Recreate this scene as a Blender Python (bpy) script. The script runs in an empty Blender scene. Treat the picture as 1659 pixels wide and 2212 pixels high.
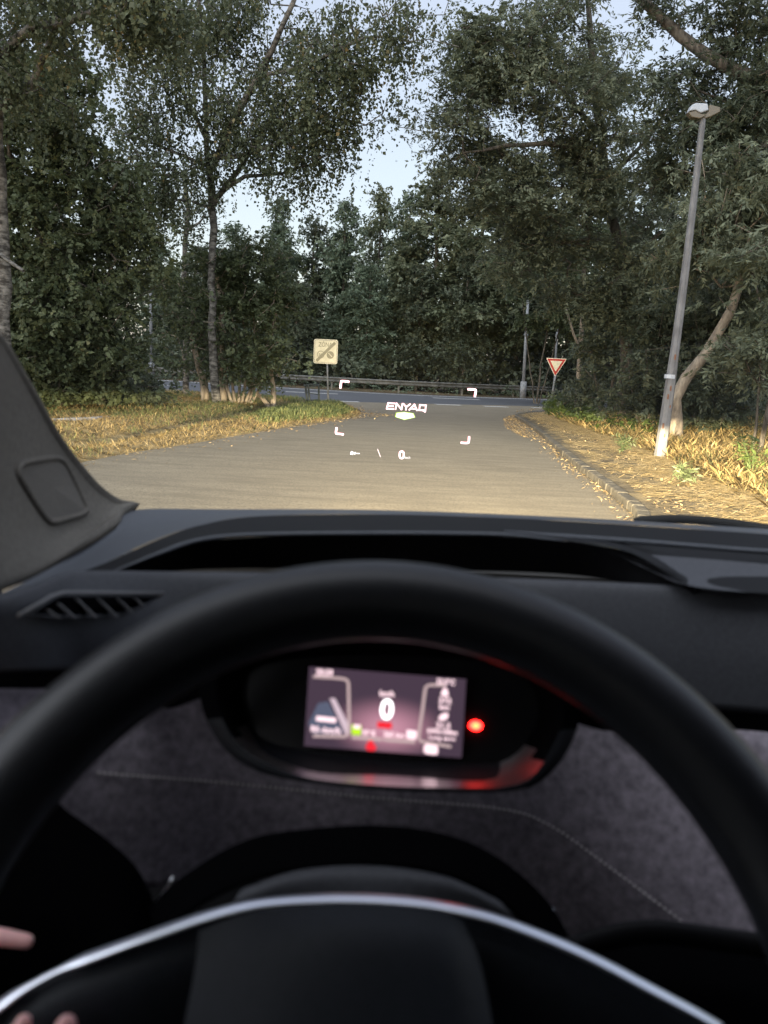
import bpy, bmesh, math, random
import numpy as np
from mathutils import Vector, Matrix
R = math.radians
rng = np.random.default_rng(7)
random.seed(7)
SC = bpy.context.scene
COL = SC.collection

# ------------------------------------------------------------------ camera
CAM_H, PITCH, ROLL, FPX = 1.35, 10.55, 2.85, 1662.0
cam_d = bpy.data.cameras.new('camera')
cam = bpy.data.objects.new('camera', cam_d); COL.objects.link(cam)
cam_d.sensor_fit = 'VERTICAL'; cam_d.sensor_height = 34.6; cam_d.lens = 26.0
cam_d.clip_start = 0.02; cam_d.clip_end = 6000
cam_d.dof.use_dof = True; cam_d.dof.focus_distance = 14.0; cam_d.dof.aperture_fstop = 26.0/4.2
CM = Matrix.Rotation(R(90-PITCH), 3, 'X') @ Matrix.Rotation(R(ROLL), 3, 'Z')
cam.matrix_world = Matrix.Translation((0, 0, CAM_H)) @ CM.to_4x4()
SC.camera = cam

# ------------------------------------------------------------------ sky, fill light, exposure
w = bpy.data.worlds.new('World'); SC.world = w; w.use_nodes = True
wn = w.node_tree; bg = wn.nodes['Background']
sky = wn.nodes.new('ShaderNodeTexSky'); sky.sky_type = 'NISHITA'; sky.sun_disc = False
SUN_EL, SUN_AZ = 5.0, 205.0
sky.sun_elevation = R(SUN_EL); sky.sun_rotation = R(SUN_AZ); sky.altitude = 250
sky.air_density = 1.0; sky.dust_density = 1.0; sky.ozone_density = 1.0
mxs = wn.nodes.new('ShaderNodeMix'); mxs.data_type = 'RGBA'; mxs.inputs['Factor'].default_value = .66   # flat lavender colour mixed in to pale the sky
wn.links.new(sky.outputs[0], mxs.inputs[6]); mxs.inputs[7].default_value = (1.80, 1.78, 2.20, 1)
wn.links.new(mxs.outputs[2], bg.inputs[0]); bg.inputs[1].default_value = 0.115
sd = bpy.data.lights.new('fill_light', 'SUN'); so = bpy.data.objects.new('fill_light', sd); COL.objects.link(so)
sd.energy = 1.3; sd.angle = R(130); sd.color = (.95, .98, 1)  # soft fill lamp added behind the camera to brighten the trees
_a = R(SUN_AZ)
_dir = Vector((math.sin(_a)*math.cos(R(35)), math.cos(_a)*math.cos(R(35)), math.sin(R(35))))
so.rotation_euler = _dir.to_track_quat('Z', 'Y').to_euler()
SC.view_settings.view_transform = 'Standard'; SC.view_settings.look = 'None'
SC.view_settings.exposure = 2.0; SC.view_settings.gamma = 1.0
SC.view_settings.use_curve_mapping = False
SC.cycles.max_bounces = 6; SC.cycles.transparent_max_bounces = 12
SC.cycles.sample_clamp_indirect = 4.0

# ------------------------------------------------------------------ helpers
def ray(x, y):
    return CM @ Vector(((x-829.5)/FPX, -(y-1106.0)/FPX, -1.0))
def G(x, y, z=0.0):                       # where a sight line meets the ground
    d = ray(x, y); t = (z-CAM_H)/d.z
    return Vector((d.x*t, d.y*t, z))
def P(x, y, Y):                           # where it reaches a distance ahead
    d = ray(x, y); t = Y/d.y
    return Vector((d.x*t, Y, CAM_H+d.z*t))
def tag(o, label=None, cat=None, group=None, kind=None):
    if label: o['label'] = label
    if cat: o['category'] = cat
    if group: o['group'] = group
    if kind: o['kind'] = kind
    return o
def empty(name, loc=(0, 0, 0), **k):
    o = bpy.data.objects.new(name, None); COL.objects.link(o); o.location = loc; o.empty_display_size = .1
    return tag(o, **k)
def link(name, me, m, parent=None, smooth=False):
    me.name = name
    o = bpy.data.objects.new(name, me); COL.objects.link(o)
    if m is not None: me.materials.clear(); me.materials.append(m)
    if smooth: me.polygons.foreach_set('use_smooth', np.ones(len(me.polygons), bool))
    if parent is not None:
        o.parent = parent
        o.matrix_parent_inverse = parent_inv(parent)
    return o
def parent_inv(p):
    if p.parent is not None: return Matrix.Identity(4)
    return (Matrix.Translation(p.location) @ p.rotation_euler.to_matrix().to_4x4() @ Matrix.Diagonal((*p.scale, 1))).inverted()
def pymesh(verts, faces):
    me = bpy.data.meshes.new('m'); me.from_pydata([tuple(v) for v in verts], [], faces); me.update(); return me
def npmesh(V, F, tint=None):              # V (n,3), F (m,k) with fixed k
    me = bpy.data.meshes.new('m'); n, (m, k) = len(V), F.shape
    me.vertices.add(n); me.vertices.foreach_set('co', V.astype(np.float32).ravel())
    me.loops.add(m*k); me.loops.foreach_set('vertex_index', F.astype(np.int32).ravel())
    me.polygons.add(m); me.polygons.foreach_set('loop_start', (np.arange(m)*k).astype(np.int32))
    me.update(calc_edges=True)
    if tint is not None:
        a = me.attributes.new('tint', 'FLOAT', 'FACE'); a.data.foreach_set('value', tint.astype(np.float32))
    return me
def bm_mesh(bm):
    bmesh.ops.recalc_face_normals(bm, faces=bm.faces[:])
    me = bpy.data.meshes.new('m'); bm.to_mesh(me); bm.free(); return me
def cat(pts, n):                          # Catmull-Rom through points, n samples by length
    Q = np.array([tuple(p) for p in pts], float)
    if len(Q) == 2: return Q[0]+(Q[1]-Q[0])*np.linspace(0, 1, n)[:, None]
    E = np.vstack([2*Q[0]-Q[1], Q, 2*Q[-1]-Q[-2]]); out = []
    for i in range(1, len(E)-2):
        p0, p1, p2, p3 = E[i-1:i+3]
        for t in np.linspace(0, 1, 12, endpoint=False):
            out.append(.5*(2*p1+(p2-p0)*t+(2*p0-5*p1+4*p2-p3)*t*t+(3*p1-p0-3*p2+p3)*t**3))
    out.append(Q[-1]); out = np.array(out)
    s = np.r_[0, np.cumsum(np.linalg.norm(np.diff(out, axis=0), axis=1))]
    u = np.linspace(0, s[-1], n)
    return np.stack([np.interp(u, s, out[:, k]) for k in range(3)], 1)
def loft(curves, n=40, m=None):           # smooth sheet through curves
    C = [cat(c, n) for c in curves]
    m = m or max(2, 6*(len(C)-1)+1)
    Gd = np.zeros((m, n, 3))
    for j in range(n):
        col = np.array([c[j] for c in C])
        Gd[:, j] = interp_rows(col, m)
    V = Gd.reshape(-1, 3)
    F = [(i*n+j, i*n+j+1, (i+1)*n+j+1, (i+1)*n+j) for i in range(m-1) for j in range(n-1)]
    return V, np.array(F)
def interp_rows(Q, m):
    k = len(Q)
    if k == 2: return Q[0]+(Q[1]-Q[0])*np.linspace(0, 1, m)[:, None]
    E = np.vstack([2*Q[0]-Q[1], Q, 2*Q[-1]-Q[-2]]); out = []
    for t in np.linspace(0, k-1, m):
        i = min(int(t), k-2); f = t-i
        p0, p1, p2, p3 = E[i:i+4]
        out.append(.5*(2*p1+(p2-p0)*f+(2*p0-5*p1+4*p2-p3)*f*f+(3*p1-p0-3*p2+p3)*f**3))
    return np.array(out)
def sheet(name, curves, mat, parent=None, n=40, m=None, thick=0.0, off=-1):
    V, F = loft([[Vector(p) for p in c] for c in curves], n, m)
    o = link(name, npmesh(V, F), mat, parent, True)
    if thick:
        md = o.modifiers.new('thickness', 'SOLIDIFY'); md.thickness = thick; md.offset = off
    return o
def tube_np(pts, rad, sides=8, closed=False, flat=1.0, flatdir=None):
    P_ = np.array([tuple(p) for p in pts], float); n = len(P_)
    rad = np.full(n, rad) if np.isscalar(rad) else np.asarray(rad, float)
    T = np.roll(P_, -1, 0)-np.roll(P_, 1, 0)
    if not closed: T[0] = P_[1]-P_[0]; T[-1] = P_[-1]-P_[-2]
    T /= np.linalg.norm(T, axis=1)[:, None]+1e-12
    ref = np.array(flatdir if flatdir is not None else (0.13, .97, .2), float)
    if flatdir is None and abs((T @ (ref/np.linalg.norm(ref)))).max() > .97: ref = np.array((.95, .1, .3))
    A = np.cross(T, ref); A /= np.linalg.norm(A, axis=1)[:, None]; B = np.cross(T, A)
    th = np.linspace(0, 2*np.pi, sides, endpoint=False)
    V = P_[:, None]+rad[:, None, None]*(np.cos(th)[None, :, None]*A[:, None]+flat*np.sin(th)[None, :, None]*B[:, None])
    F = []
    for i in range(n if closed else n-1):
        j = (i+1) % n
        for k in range(sides):
            l = (k+1) % sides; F.append((i*sides+k, i*sides+l, j*sides+l, j*sides+k))
    return V.reshape(-1, 3), F
class MB:                                 # collects shapes into one mesh
    def __init__(s): s.v = []; s.f = []
    def add(s, V, F):
        b = len(s.v); s.v += [tuple(v) for v in V]; s.f += [tuple(int(i)+b for i in f) for f in F]; return s
    def tube(s, pts, r, sides=8, closed=False, cap=True, **k):
        V, F = tube_np(pts, r, sides, closed, **k); n = len(V)
        if cap and not closed: F = list(F)+[tuple(range(sides))[::-1], tuple(range(n-sides, n))]
        return s.add(V, F)
    def box(s, c, sz, M=None):
        x, y, z = [q/2 for q in sz]; V = [Vector((a*x, b*y, d*z)) for a in (-1, 1) for b in (-1, 1) for d in (-1, 1)]
        if M is not None: V = [M @ v for v in V]
        V = [v+Vector(c) for v in V]
        return s.add(V, [(0, 1, 3, 2), (4, 6, 7, 5), (0, 4, 5, 1), (2, 3, 7, 6), (0, 2, 6, 4), (1, 5, 7, 3)])
    def prism(s, poly, d):                # closed outline pushed by vector d
        n = len(poly); V = [Vector(p) for p in poly]+[Vector(p)+Vector(d) for p in poly]
        F = [tuple(range(n))[::-1], tuple(range(n, 2*n))]+[(i, (i+1) % n, n+(i+1) % n, n+i) for i in range(n)]
        return s.add(V, F)
    def build(s, name, m, parent=None, smooth=False, bevel=0):
        me = pymesh(s.v, s.f); o = link(name, me, m, parent, smooth)
        if bevel:
            md = o.modifiers.new('bevel', 'BEVEL'); md.width = bevel; md.segments = 2; md.limit_method = 'ANGLE'
        return o

# ------------------------------------------------------------------ materials
def mat(name, col, rough=.6, spec=.5, metal=0, emis=None, es=0, coat=0):
    m = bpy.data.materials.new(name); m.use_nodes = True; b = m.node_tree.nodes['Principled BSDF']
    b.inputs['Base Color'].default_value = (*col, 1); b.inputs['Roughness'].default_value = rough
    b.inputs['Specular IOR Level'].default_value = spec; b.inputs['Metallic'].default_value = metal
    b.inputs['Coat Weight'].default_value = coat
    if emis: b.inputs['Emission Color'].default_value = (*emis, 1); b.inputs['Emission Strength'].default_value = es
    return m
def noisy(m, c1, c2, scale, detail=4, stretch=(1, 1, 1), bump=0, bscale=None, bstretch=None, lo=.35, hi=.65, dist=.01, c3=None, s3=1.0):
    nt = m.node_tree; N = nt.nodes; L = nt.links; b = N['Principled BSDF']
    tc = N.new('ShaderNodeNewGeometry'); mp = N.new('ShaderNodeMapping'); mp.inputs['Scale'].default_value = stretch
    L.new(tc.outputs['Position'], mp.inputs[0])
    n = N.new('ShaderNodeTexNoise'); n.inputs['Scale'].default_value = scale; n.inputs['Detail'].default_value = detail
    n.inputs['Roughness'].default_value = .65
    L.new(mp.outputs[0], n.inputs['Vector'])
    r = N.new('ShaderNodeValToRGB'); r.color_ramp.elements[0].position = lo; r.color_ramp.elements[1].position = hi
    r.color_ramp.elements[0].color = (*c1, 1); r.color_ramp.elements[1].color = (*c2, 1)
    L.new(n.outputs['Fac'], r.inputs[0]); out = r.outputs[0]
    if c3:
        n3 = N.new('ShaderNodeTexNoise'); n3.inputs['Scale'].default_value = s3; n3.inputs['Detail'].default_value = 5
        L.new(tc.outputs['Position'], n3.inputs['Vector'])
        r3 = N.new('ShaderNodeValToRGB'); r3.color_ramp.elements[0].position = .48; r3.color_ramp.elements[1].position = .62
        L.new(n3.outputs['Fac'], r3.inputs[0])
        mx = N.new('ShaderNodeMix'); mx.data_type = 'RGBA'; L.new(r3.outputs[0], mx.inputs['Factor'])
        L.new(out, mx.inputs[6]); mx.inputs[7].default_value = (*c3, 1); out = mx.outputs[2]
    L.new(out, b.inputs['Base Color'])
    if bump:
        mp2 = N.new('ShaderNodeMapping'); mp2.inputs['Scale'].default_value = bstretch or stretch
        L.new(tc.outputs['Position'], mp2.inputs[0])
        n2 = N.new('ShaderNodeTexNoise'); n2.inputs['Scale'].default_value = bscale or scale; n2.inputs['Detail'].default_value = 5
        L.new(mp2.outputs[0], n2.inputs['Vector'])
        bp = N.new('ShaderNodeBump'); bp.inputs['Strength'].default_value = bump; bp.inputs['Distance'].default_value = dist
        L.new(n2.outputs['Fac'], bp.inputs['Height']); L.new(bp.outputs[0], b.inputs['Normal'])
    return m
def leafmat(name, c1, c2, c3=None, trans=.35, rough=.5):
    m = bpy.data.materials.new(name); m.use_nodes = True; nt = m.node_tree; N = nt.nodes; L = nt.links
    b = N['Principled BSDF']; out = N['Material Output']
    at = N.new('ShaderNodeAttribute'); at.attribute_name = 'tint'
    r = N.new('ShaderNodeValToRGB'); e = r.color_ramp.elements
    e[0].color = (*c1, 1); e[1].color = (*c2, 1); e[0].position = .1; e[1].position = .85
    if c3: q = e.new(.97); q.color = (*c3, 1)
    L.new(at.outputs['Fac'], r.inputs[0]); L.new(r.outputs[0], b.inputs['Base Color'])
    b.inputs['Roughness'].default_value = rough; b.inputs['Specular IOR Level'].default_value = .35
    t = N.new('ShaderNodeBsdfTranslucent'); L.new(r.outputs[0], t.inputs[0])
    mx = N.new('ShaderNodeMixShader'); mx.inputs[0].default_value = trans
    L.new(b.outputs[0], mx.inputs[1]); L.new(t.outputs[0], mx.inputs[2]); L.new(mx.outputs[0], out.inputs[0])
    return m
M = {}
M['bark'] = noisy(mat('bark', (.1, .08, .06), .9, .2), (.035, .03, .025), (.13, .115, .095), 14, 5, (1, 1, .25), .6, 18)
M['birch'] = noisy(mat('birch bark', (.4, .4, .38), .8, .2), (.04, .037, .033), (.20, .19, .175), 5, 5, (1, 1, 2.5), .4, 16, lo=.42, hi=.62)
M['pale_bark'] = noisy(mat('pale bark', (.3, .28, .24), .85, .2), (.13, .11, .09), (.34, .29, .23), 10, 5, (1, 1, .3), .5, 14)
M['L_birch'] = leafmat('birch leaves', (.048, .062, .036), (.120, .138, .075), (.24, .18, .08))
M['L_dark'] = leafmat('dark leaves', (.046, .064, .032), (.130, .155, .078), (.21, .19, .085))
M['L_rob'] = leafmat('narrow leaflets', (.075, .090, .058), (.185, .21, .135), (.34, .31, .19))
M['L_far'] = leafmat('far leaves', (.065, .092, .062), (.16, .205, .135), (.21, .22, .13))
M['L_far2'] = leafmat('far pale leaves', (.075, .095, .055), (.18, .20, .12), (.22, .22, .12))
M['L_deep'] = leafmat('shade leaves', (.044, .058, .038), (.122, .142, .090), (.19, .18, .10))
M['L_cover'] = leafmat('ground cover leaves', (.045, .070, .020), (.11, .15, .045), (.20, .20, .08))
M['straw'] = leafmat('dry straw', (.24, .180, .080), (.58, .435, .205), (.74, .59, .33), .25, .8)
M['grass'] = leafmat('green grass', (.07, .10, .04), (.22, .25, .10), (.44, .37, .19), .3, .7)
M['litter'] = leafmat('fallen leaves', (.12, .085, .045), (.34, .255, .14), (.52, .40, .21), .1, .8)
M['asphalt'] = noisy(mat('asphalt', (.1, .1, .1), .85, .25), (.150, .130, .096), (.225, .196, .144), 2.6, 10, (.35, 1.5, 1), .2, 1.6, (.25, 1.5, 1), dist=.012, c3=(.125, .11, .085), s3=55)
M['asphalt2'] = noisy(mat('unlit main asphalt', (.1, .1, .1), .7, .3), (.052, .055, .064), (.082, .087, .097), 1.5, 8, (.2, 2, 1), .2, 40)  # asphalt darkened and blued, the unlit look put into its colour
M['paint'] = noisy(mat('road paint', (.6, .6, .6), .7), (.35, .35, .35), (.62, .62, .6), 9, 6)
M['soil'] = noisy(mat('soil', (.1, .08, .05), .95, .1), (.045, .034, .02), (.14, .105, .06), 2.5, 8, (1, 1, 1), .7, 9, dist=.03)
M['verge'] = noisy(mat('verge soil', (.2, .15, .08), .95, .1), (.07, .055, .03), (.30, .23, .12), 3, 8, (1, 1, 1), .8, 14, dist=.02)
M['walk'] = noisy(mat('walk', (.2, .15, .1), .95, .1), (.055, .046, .034), (.165, .138, .095), 16, 10, (.5, 1, 1), .9, 30, dist=.02, c3=(.20, .16, .095), s3=2.2)
M['kerb'] = noisy(mat('kerb stone', (.25, .23, .2), .85, .3), (.045, .041, .034), (.115, .104, .083), 9, 8, (1, 1, 1), .5, 30)
M['galv'] = noisy(mat('galvanised steel', (.4, .4, .42), .6, .4, .2), (.15, .16, .17), (.26, .27, .29), 6, 5)
M['rail'] = noisy(mat('weathered rail', (.35, .35, .35), .6, .4, .3), (.06, .06, .055), (.14, .14, .13), 3, 8)
M['pole'] = noisy(mat('lamp pole paint', (.4, .4, .42), .65, .4), (.085, .085, .09), (.165, .168, .178), 6, 9, (1, 1, .5), .3, 30)
M['lampwhite'] = mat('lamp shell', (.34, .37, .42), .55)
M['lampdark'] = mat('lamp glass', (.10, .08, .05), .25)
M['signface'] = noisy(mat('sign face', (.82, .74, .5), .45), (.68, .62, .44), (.84, .77, .56), 7, 6)
M['signback'] = mat('sign rim', (.86, .80, .62), .45)
M['red'] = mat('sign red', (.50, .03, .02), .45)
M['signgrey'] = mat('sign grey', (.33, .30, .20), .6)
M['signink'] = mat('sign black', (.06, .055, .045), .6)
M['guard'] = noisy(mat('green painted steel', (.05, .08, .06), .6), (.012, .02, .018), (.03, .04, .036), 12)
M['plastic'] = noisy(mat('dash plastic', (.04, .042, .048), .7, .35), (.038, .040, .047), (.050, .052, .060), 300, 2, bump=.25, bscale=900, dist=.0006)
M['plastic_lit'] = noisy(mat('dash plastic lit', (.05, .053, .06), .5, .5), (.044, .049, .060), (.054, .060, .072), 260, 2, bump=.2, bscale=800, dist=.0006)  # bluer, paler dash plastic with sky light put into its colour
M['black'] = mat('black plastic', (.004, .004, .005), .7, .15)
M['gloss'] = mat('glossy black', (.006, .006, .007), .22, .5)
M['hub'] = noisy(mat('hub cover', (.007, .009, .012), .6, .25), (.005, .007, .010), (.008, .010, .014), 200, 3, bump=.3, bscale=700, dist=.0006)
M['leather'] = noisy(mat('wheel leather', (.02, .021, .025), .42, .42), (.004, .0045, .006), (.007, .008, .010), 200, 3, bump=.3, bscale=700, dist=.0006)
M['fabric'] = noisy(mat('woven fabric', (.05, .047, .052), .95, .15), (.14, .125, .145), (.27, .24, .275), 120, 6, (1, 1, 1), .6, 420, dist=.001)
M['thread'] = mat('thread', (.5, .46, .46), .9)
M['pillar'] = noisy(mat('pillar trim', (.16, .15, .14), .9, .2), (.095, .088, .078), (.125, .115, .102), 180, 3, bump=.3, bscale=500, dist=.0008)
M['grille'] = noisy(mat('speaker mesh', (.09, .085, .08), .85, .2), (.085, .08, .072), (.13, .12, .11), 600, 2)
M['chrome'] = mat('satin chrome', (.86, .89, .96), .34, .5, 1.0)
M['skin'] = mat('skin', (.80, .42, .40), .5); M['skin'].node_tree.nodes['Principled BSDF'].inputs['Subsurface Weight'].default_value = .15
M['nail'] = mat('nail', (.75, .45, .42), .3)
M['sleeve'] = mat('dark sleeve', (.012, .012, .015), .9)
M['paintwork'] = mat('car paint', (.03, .033, .038), .3, .5, .3, coat=.6)
M['lining'] = mat('cabin lining', (.05, .048, .045), .95, .1)
M['lens'] = mat('headlamp lens', (.8, .8, .78), .15)
M['rubber'] = mat('rubber', (.012, .012, .012), .8, .3)
def emit(name, c, s):
    m = bpy.data.materials.new(name); m.use_nodes = True; nt = m.node_tree; nt.nodes.clear()
    e = nt.nodes.new('ShaderNodeEmission'); o = nt.nodes.new('ShaderNodeOutputMaterial')
    e.inputs[0].default_value = (*c, 1); e.inputs[1].default_value = s; nt.links.new(e.outputs[0], o.inputs[0]); return m
HEAD_W, SPILL, INC_SIGN = 8500.0, .38, 1.0
EV = 2.0**-SC.view_settings.exposure
def glow(name, c, s):                     # light only: a virtual image neither blocks nor shades anything
    m = emit(name, c, s); nt = m.node_tree; e = [q for q in nt.nodes if q.type == 'EMISSION'][0]; o = [q for q in nt.nodes if q.type == 'OUTPUT_MATERIAL'][0]
    t = nt.nodes.new('ShaderNodeBsdfTransparent'); a = nt.nodes.new('ShaderNodeAddShader'); nt.links.new(e.outputs[0], a.inputs[0]); nt.links.new(t.outputs[0], a.inputs[1]); nt.links.new(a.outputs[0], o.inputs[0]); return m
M['hud'] = glow('head-up light', (1, .90, .92), 1.6*EV)
M['hudpink'] = glow('head-up fringe', (1, .30, .34), .9*EV)
M['hudgreen'] = glow('head-up green', (.62, 1, .06), 1.0*EV)
M['huddim'] = glow('head-up dim', (1, .72, .72), .9*EV)
M['s_txt'] = emit('screen text', (1, .72, .78), 1.5*EV)
M['s_white'] = emit('screen white', (1, .93, .95), 3.5*EV)
M['s_line'] = emit('screen line', (1, .74, .74), .62*EV)
M['s_road'] = emit('screen lane', (.9, .70, .80), .8*EV)
M['s_blue'] = emit('screen slate', (.22, .25, .38), .5*EV)
M['s_red'] = emit('screen red', (1, .03, .05), 1.0*EV)
M['s_green'] = emit('screen green', (.55, .9, .03), 1.1*EV)
M['led_red'] = emit('warning red', (1, .010, .008), 26.0*EV)
M['led_core'] = emit('warning core', (1, .22, .06), 5*EV)
def glassmat():
    m = bpy.data.materials.new('windscreen glass'); m.use_nodes = True; nt = m.node_tree; N = nt.nodes; L = nt.links; N.clear()
    o = N.new('ShaderNodeOutputMaterial'); t = N.new('ShaderNodeBsdfTransparent'); g = N.new('ShaderNodeBsdfGlossy')
    t.inputs[0].default_value = (.93, .95, .94, 1); g.inputs['Roughness'].default_value = .0
    f = N.new('ShaderNodeFresnel'); f.inputs[0].default_value = 1.22
    mx = N.new('ShaderNodeMixShader'); L.new(f.outputs[0], mx.inputs[0]); L.new(t.outputs[0], mx.inputs[1]); L.new(g.outputs[0], mx.inputs[2])
    L.new(mx.outputs[0], o.inputs[0]); return m
M['glass'] = glassmat()

# ------------------------------------------------------------------ text
def text_mesh(s, bold=0.0):
    c = bpy.data.curves.new('t', 'FONT'); c.body = s; c.size = 1; c.offset = bold; c.fill_mode = 'FRONT' if True else c.fill_mode
    c.dimensions = '2D'; c.resolution_u = 4
    o = bpy.data.objects.new('t', c); COL.objects.link(o)
    dg = bpy.context.evaluated_depsgraph_get()
    me = bpy.data.meshes.new_from_object(o.evaluated_get(dg)); bpy.data.objects.remove(o); bpy.data.curves.remove(c)
    return me
def put_text(name, s, o0, u, v, wd, ht, m, parent, bold=0.0, slant=0.0):
    """text filling a wd x ht box whose lower-left corner is o0, along unit axes u and v"""
    me = text_mesh(s, bold); n = len(me.vertices); co = np.zeros(n*3); me.vertices.foreach_get('co', co); co = co.reshape(-1, 3)
    lo, hi = co.min(0), co.max(0); a = (co[:, 0]-lo[0])/(hi[0]-lo[0]); b = (co[:, 1]-lo[1])/(hi[1]-lo[1])
    W = np.array(o0)[None]+np.outer(a*wd+b*ht*slant, u)+np.outer(b*ht, v)
    me.vertices.foreach_set('co', W.astype(np.float32).ravel()); me.update()
    return link(name, me, m, parent)

# ================================================================== THE PLACE
# ---- ground, roads
def flat(name, poly, z, m, kind='structure'):
    o = link(name, pymesh([(p[0], p[1], z) for p in poly], [tuple(range(len(poly)))]), m); tag(o, kind=kind); return o
flat('ground', [(-1500, -1500), (1500, -1500), (1500, 1500), (-1500, 1500)], -.012, M['soil'])
far_edge = [(-900, 752), (-400, 780), (0, 800), (327, 819), (603, 836), (758, 845), (933, 854), (1190, 862), (1500, 872), (2100, 890), (2900, 915)]
near_edge = [(-900, 790), (-400, 812), (0, 832), (300, 850), (500, 860), (720, 876), (900, 884), (1190, 893), (1500, 905), (2100, 930), (2900, 962)]
FE = cat([G(*p) for p in far_edge], 60); NE = cat([G(*p) for p in near_edge], 60)
V, F = loft([FE, NE], 60, 3); V[:, 2] = .004
tag(link('main_road', npmesh(V, F), M['asphalt2']), kind='structure')
left_road = [(-900, 1500), (-300, 1120), (190, 997), (400, 962), (560, 934), (700, 912), (775, 899)]
kerb_line = [(1600, 1330), (1370, 1115), (1310, 1062), (1250, 1016), (1200, 972), (1160, 935), (1128, 912), (1113, 904), (1122, 899), (1150, 896), (1185, 894)]
LR = [G(*p) for p in left_road]; KL = [G(*p) for p in kerb_line]
LRc = cat([Vector((-4.6, -12, 0))]+LR[1:], 60)
KLc = cat([Vector((1.9, -12, 0))]+KL[:8], 60)
# side road: between left verge and kerb, then flaring into the main road
KF = [Vector((1.9, -12, 0))]+KL[:8]+[G(1140, 890), G(1250, 880)]
LF = [Vector((-4.6, -12, 0))]+LR[1:]+[G(760, 880), G(640, 866)]
V, F = loft([cat(LF, 90), cat(KF, 90)], 90, 40)
V[:, 2] = .008+.006*np.sin(V[:, 1]*1.3+.2*V[:, 0])*np.clip(1-V[:, 1]/25, 0, 1)
tag(link('side_road', npmesh(V, F), M['asphalt'], smooth=True), kind='structure')

def line_strip(pts, wdt, z=.014):
    c = cat([G(*p) for p in pts], max(2, 4*len(pts))); T = np.gradient(c, axis=0); Nn = np.stack([-T[:, 1], T[:, 0], 0*T[:, 0]], 1)
    Nn /= np.linalg.norm(Nn, axis=1)[:, None]
    V = np.vstack([c-Nn*wdt/2, c+Nn*wdt/2]); V[:, 2] = z; n = len(c)
    return V, [(i, i+1, n+i+1, n+i) for i in range(n-1)]
mb = MB()
mb.add(*line_strip([(-400, 781.5), (0, 801.6), (327, 820.8), (603, 838), (758, 847), (933, 856), (1190, 864), (1500, 874)], .40))
for a in ([(330, 831), (382, 834)], [(617, 846.5), (730, 851.8)], [(935, 860), (1036, 864)], [(60, 816), (170, 822)], [(1230, 868), (1330, 871)]):
    mb.add(*line_strip(a, .5))
for a in ([(369, 848), (406, 850)], [(719, 866.6), (776, 869)], [(941, 874), (996, 876)], [(1045, 878), (1097, 880)], [(1149, 881), (1190, 882.6)], [(455, 853), (500, 855)], [(280, 844), (325, 846)]):
    mb.add(*line_strip(a, .42))
tag(mb.build('road_marking', M['paint']), kind='structure')
# pale kerb strip of the main road on the left
V, F = line_strip([(-200, 822), (100, 840), (300, 851), (500, 861), (640, 869), (712, 875), (728, 879), (722, 884)], .35, .03)
tag(link('edge_strip', npmesh(V, np.array(F)), M['kerb']), kind='structure')

# ---- left verge with a shallow ditch
ditch = cat([G(*p) for p in [(-300, 1040), (100, 975), (240, 955), (420, 920), (560, 893), (650, 878), (760, 868)]], 60)
def seg_dist(P2, line):
    D = np.full(len(P2), 1e9)
    for a, b in zip(line[:-1, :2], line[1:, :2]):
        ab = b-a; t = np.clip(((P2-a) @ ab)/(ab @ ab), 0, 1); D = np.minimum(D, np.linalg.norm(P2-(a+t[:, None]*ab), axis=1))
    return D
def sstep(a, b, x): t = np.clip((x-a)/(b-a), 0, 1); return t*t*(3-2*t)
def h_left(P2):
    edge = np.array([tuple(p) for p in LF]); edge = cat(edge, 60)
    return .004+.16*sstep(.12, .9, seg_dist(P2, ditch))*sstep(.0, .8, seg_dist(P2, edge))+.02*np.sin(P2[:, 0]*3.1)*np.sin(P2[:, 1]*2.3)*sstep(.0, .8, seg_dist(P2, edge))
back = cat([Vector((-16, -12, 0)), Vector((-18, 4, 0)), G(-300, 815), G(0, 835), G(300, 852), G(500, 862), G(640, 870), G(716, 877)], 120)
V, F = loft([cat(LF[:8], 120), back], 120, 60); V[:, 2] = h_left(V[:, :2])
tag(link('grass_verge', npmesh(V, F), M['verge'], smooth=True), kind='structure')
# ---- right pavement and verge
def off(curve, d):
    T = np.gradient(curve, axis=0); Nn = np.stack([T[:, 1], -T[:, 0], 0*T[:, 0]], 1); Nn /= np.linalg.norm(Nn, axis=1)[:, None]
    return curve+Nn*d
KC = cat([Vector((1.9, -12, 0))]+KL, 160)
walk_edge = cat([Vector((5.2, -12, 0)), G(2000, 1250, .1), G(1659, 1096, .1), G(1500, 1030, .1), G(1420, 985, .1), G(1340, 955, .1), G(1260, 928, .1), G(1200, 906, .1), G(1195, 896, .1)], 160)
V, F = loft([off(KC, .10), walk_edge], 160, 14); V[:, 2] = .10
tag(link('pavement', npmesh(V, F), M['walk']), kind='structure')
outer = cat([Vector((30, -12, .3)), Vector((30, 5, .3)), Vector((28, 18, .3)), G(1900, 900, .1), G(1500, 897, .1), G(1215, 890, .1)], 160)
V, F = loft([walk_edge, outer], 160, 40)
def h_right(P2): return .10+.22*sstep(0, 5, seg_dist(P2, walk_edge))+.02*np.sin(P2[:, 0]*2.7)*np.sin(P2[:, 1]*1.9)
dd = seg_dist(V[:, :2], walk_edge); V[:, 2] = .10+.22*sstep(0, 5, dd)+.02*np.sin(V[:, 0]*2.7)*np.sin(V[:, 1]*1.9)*sstep(0, 1, dd)
tag(link('dry_verge', npmesh(V, F), M['verge'], smooth=True), kind='structure')
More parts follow.
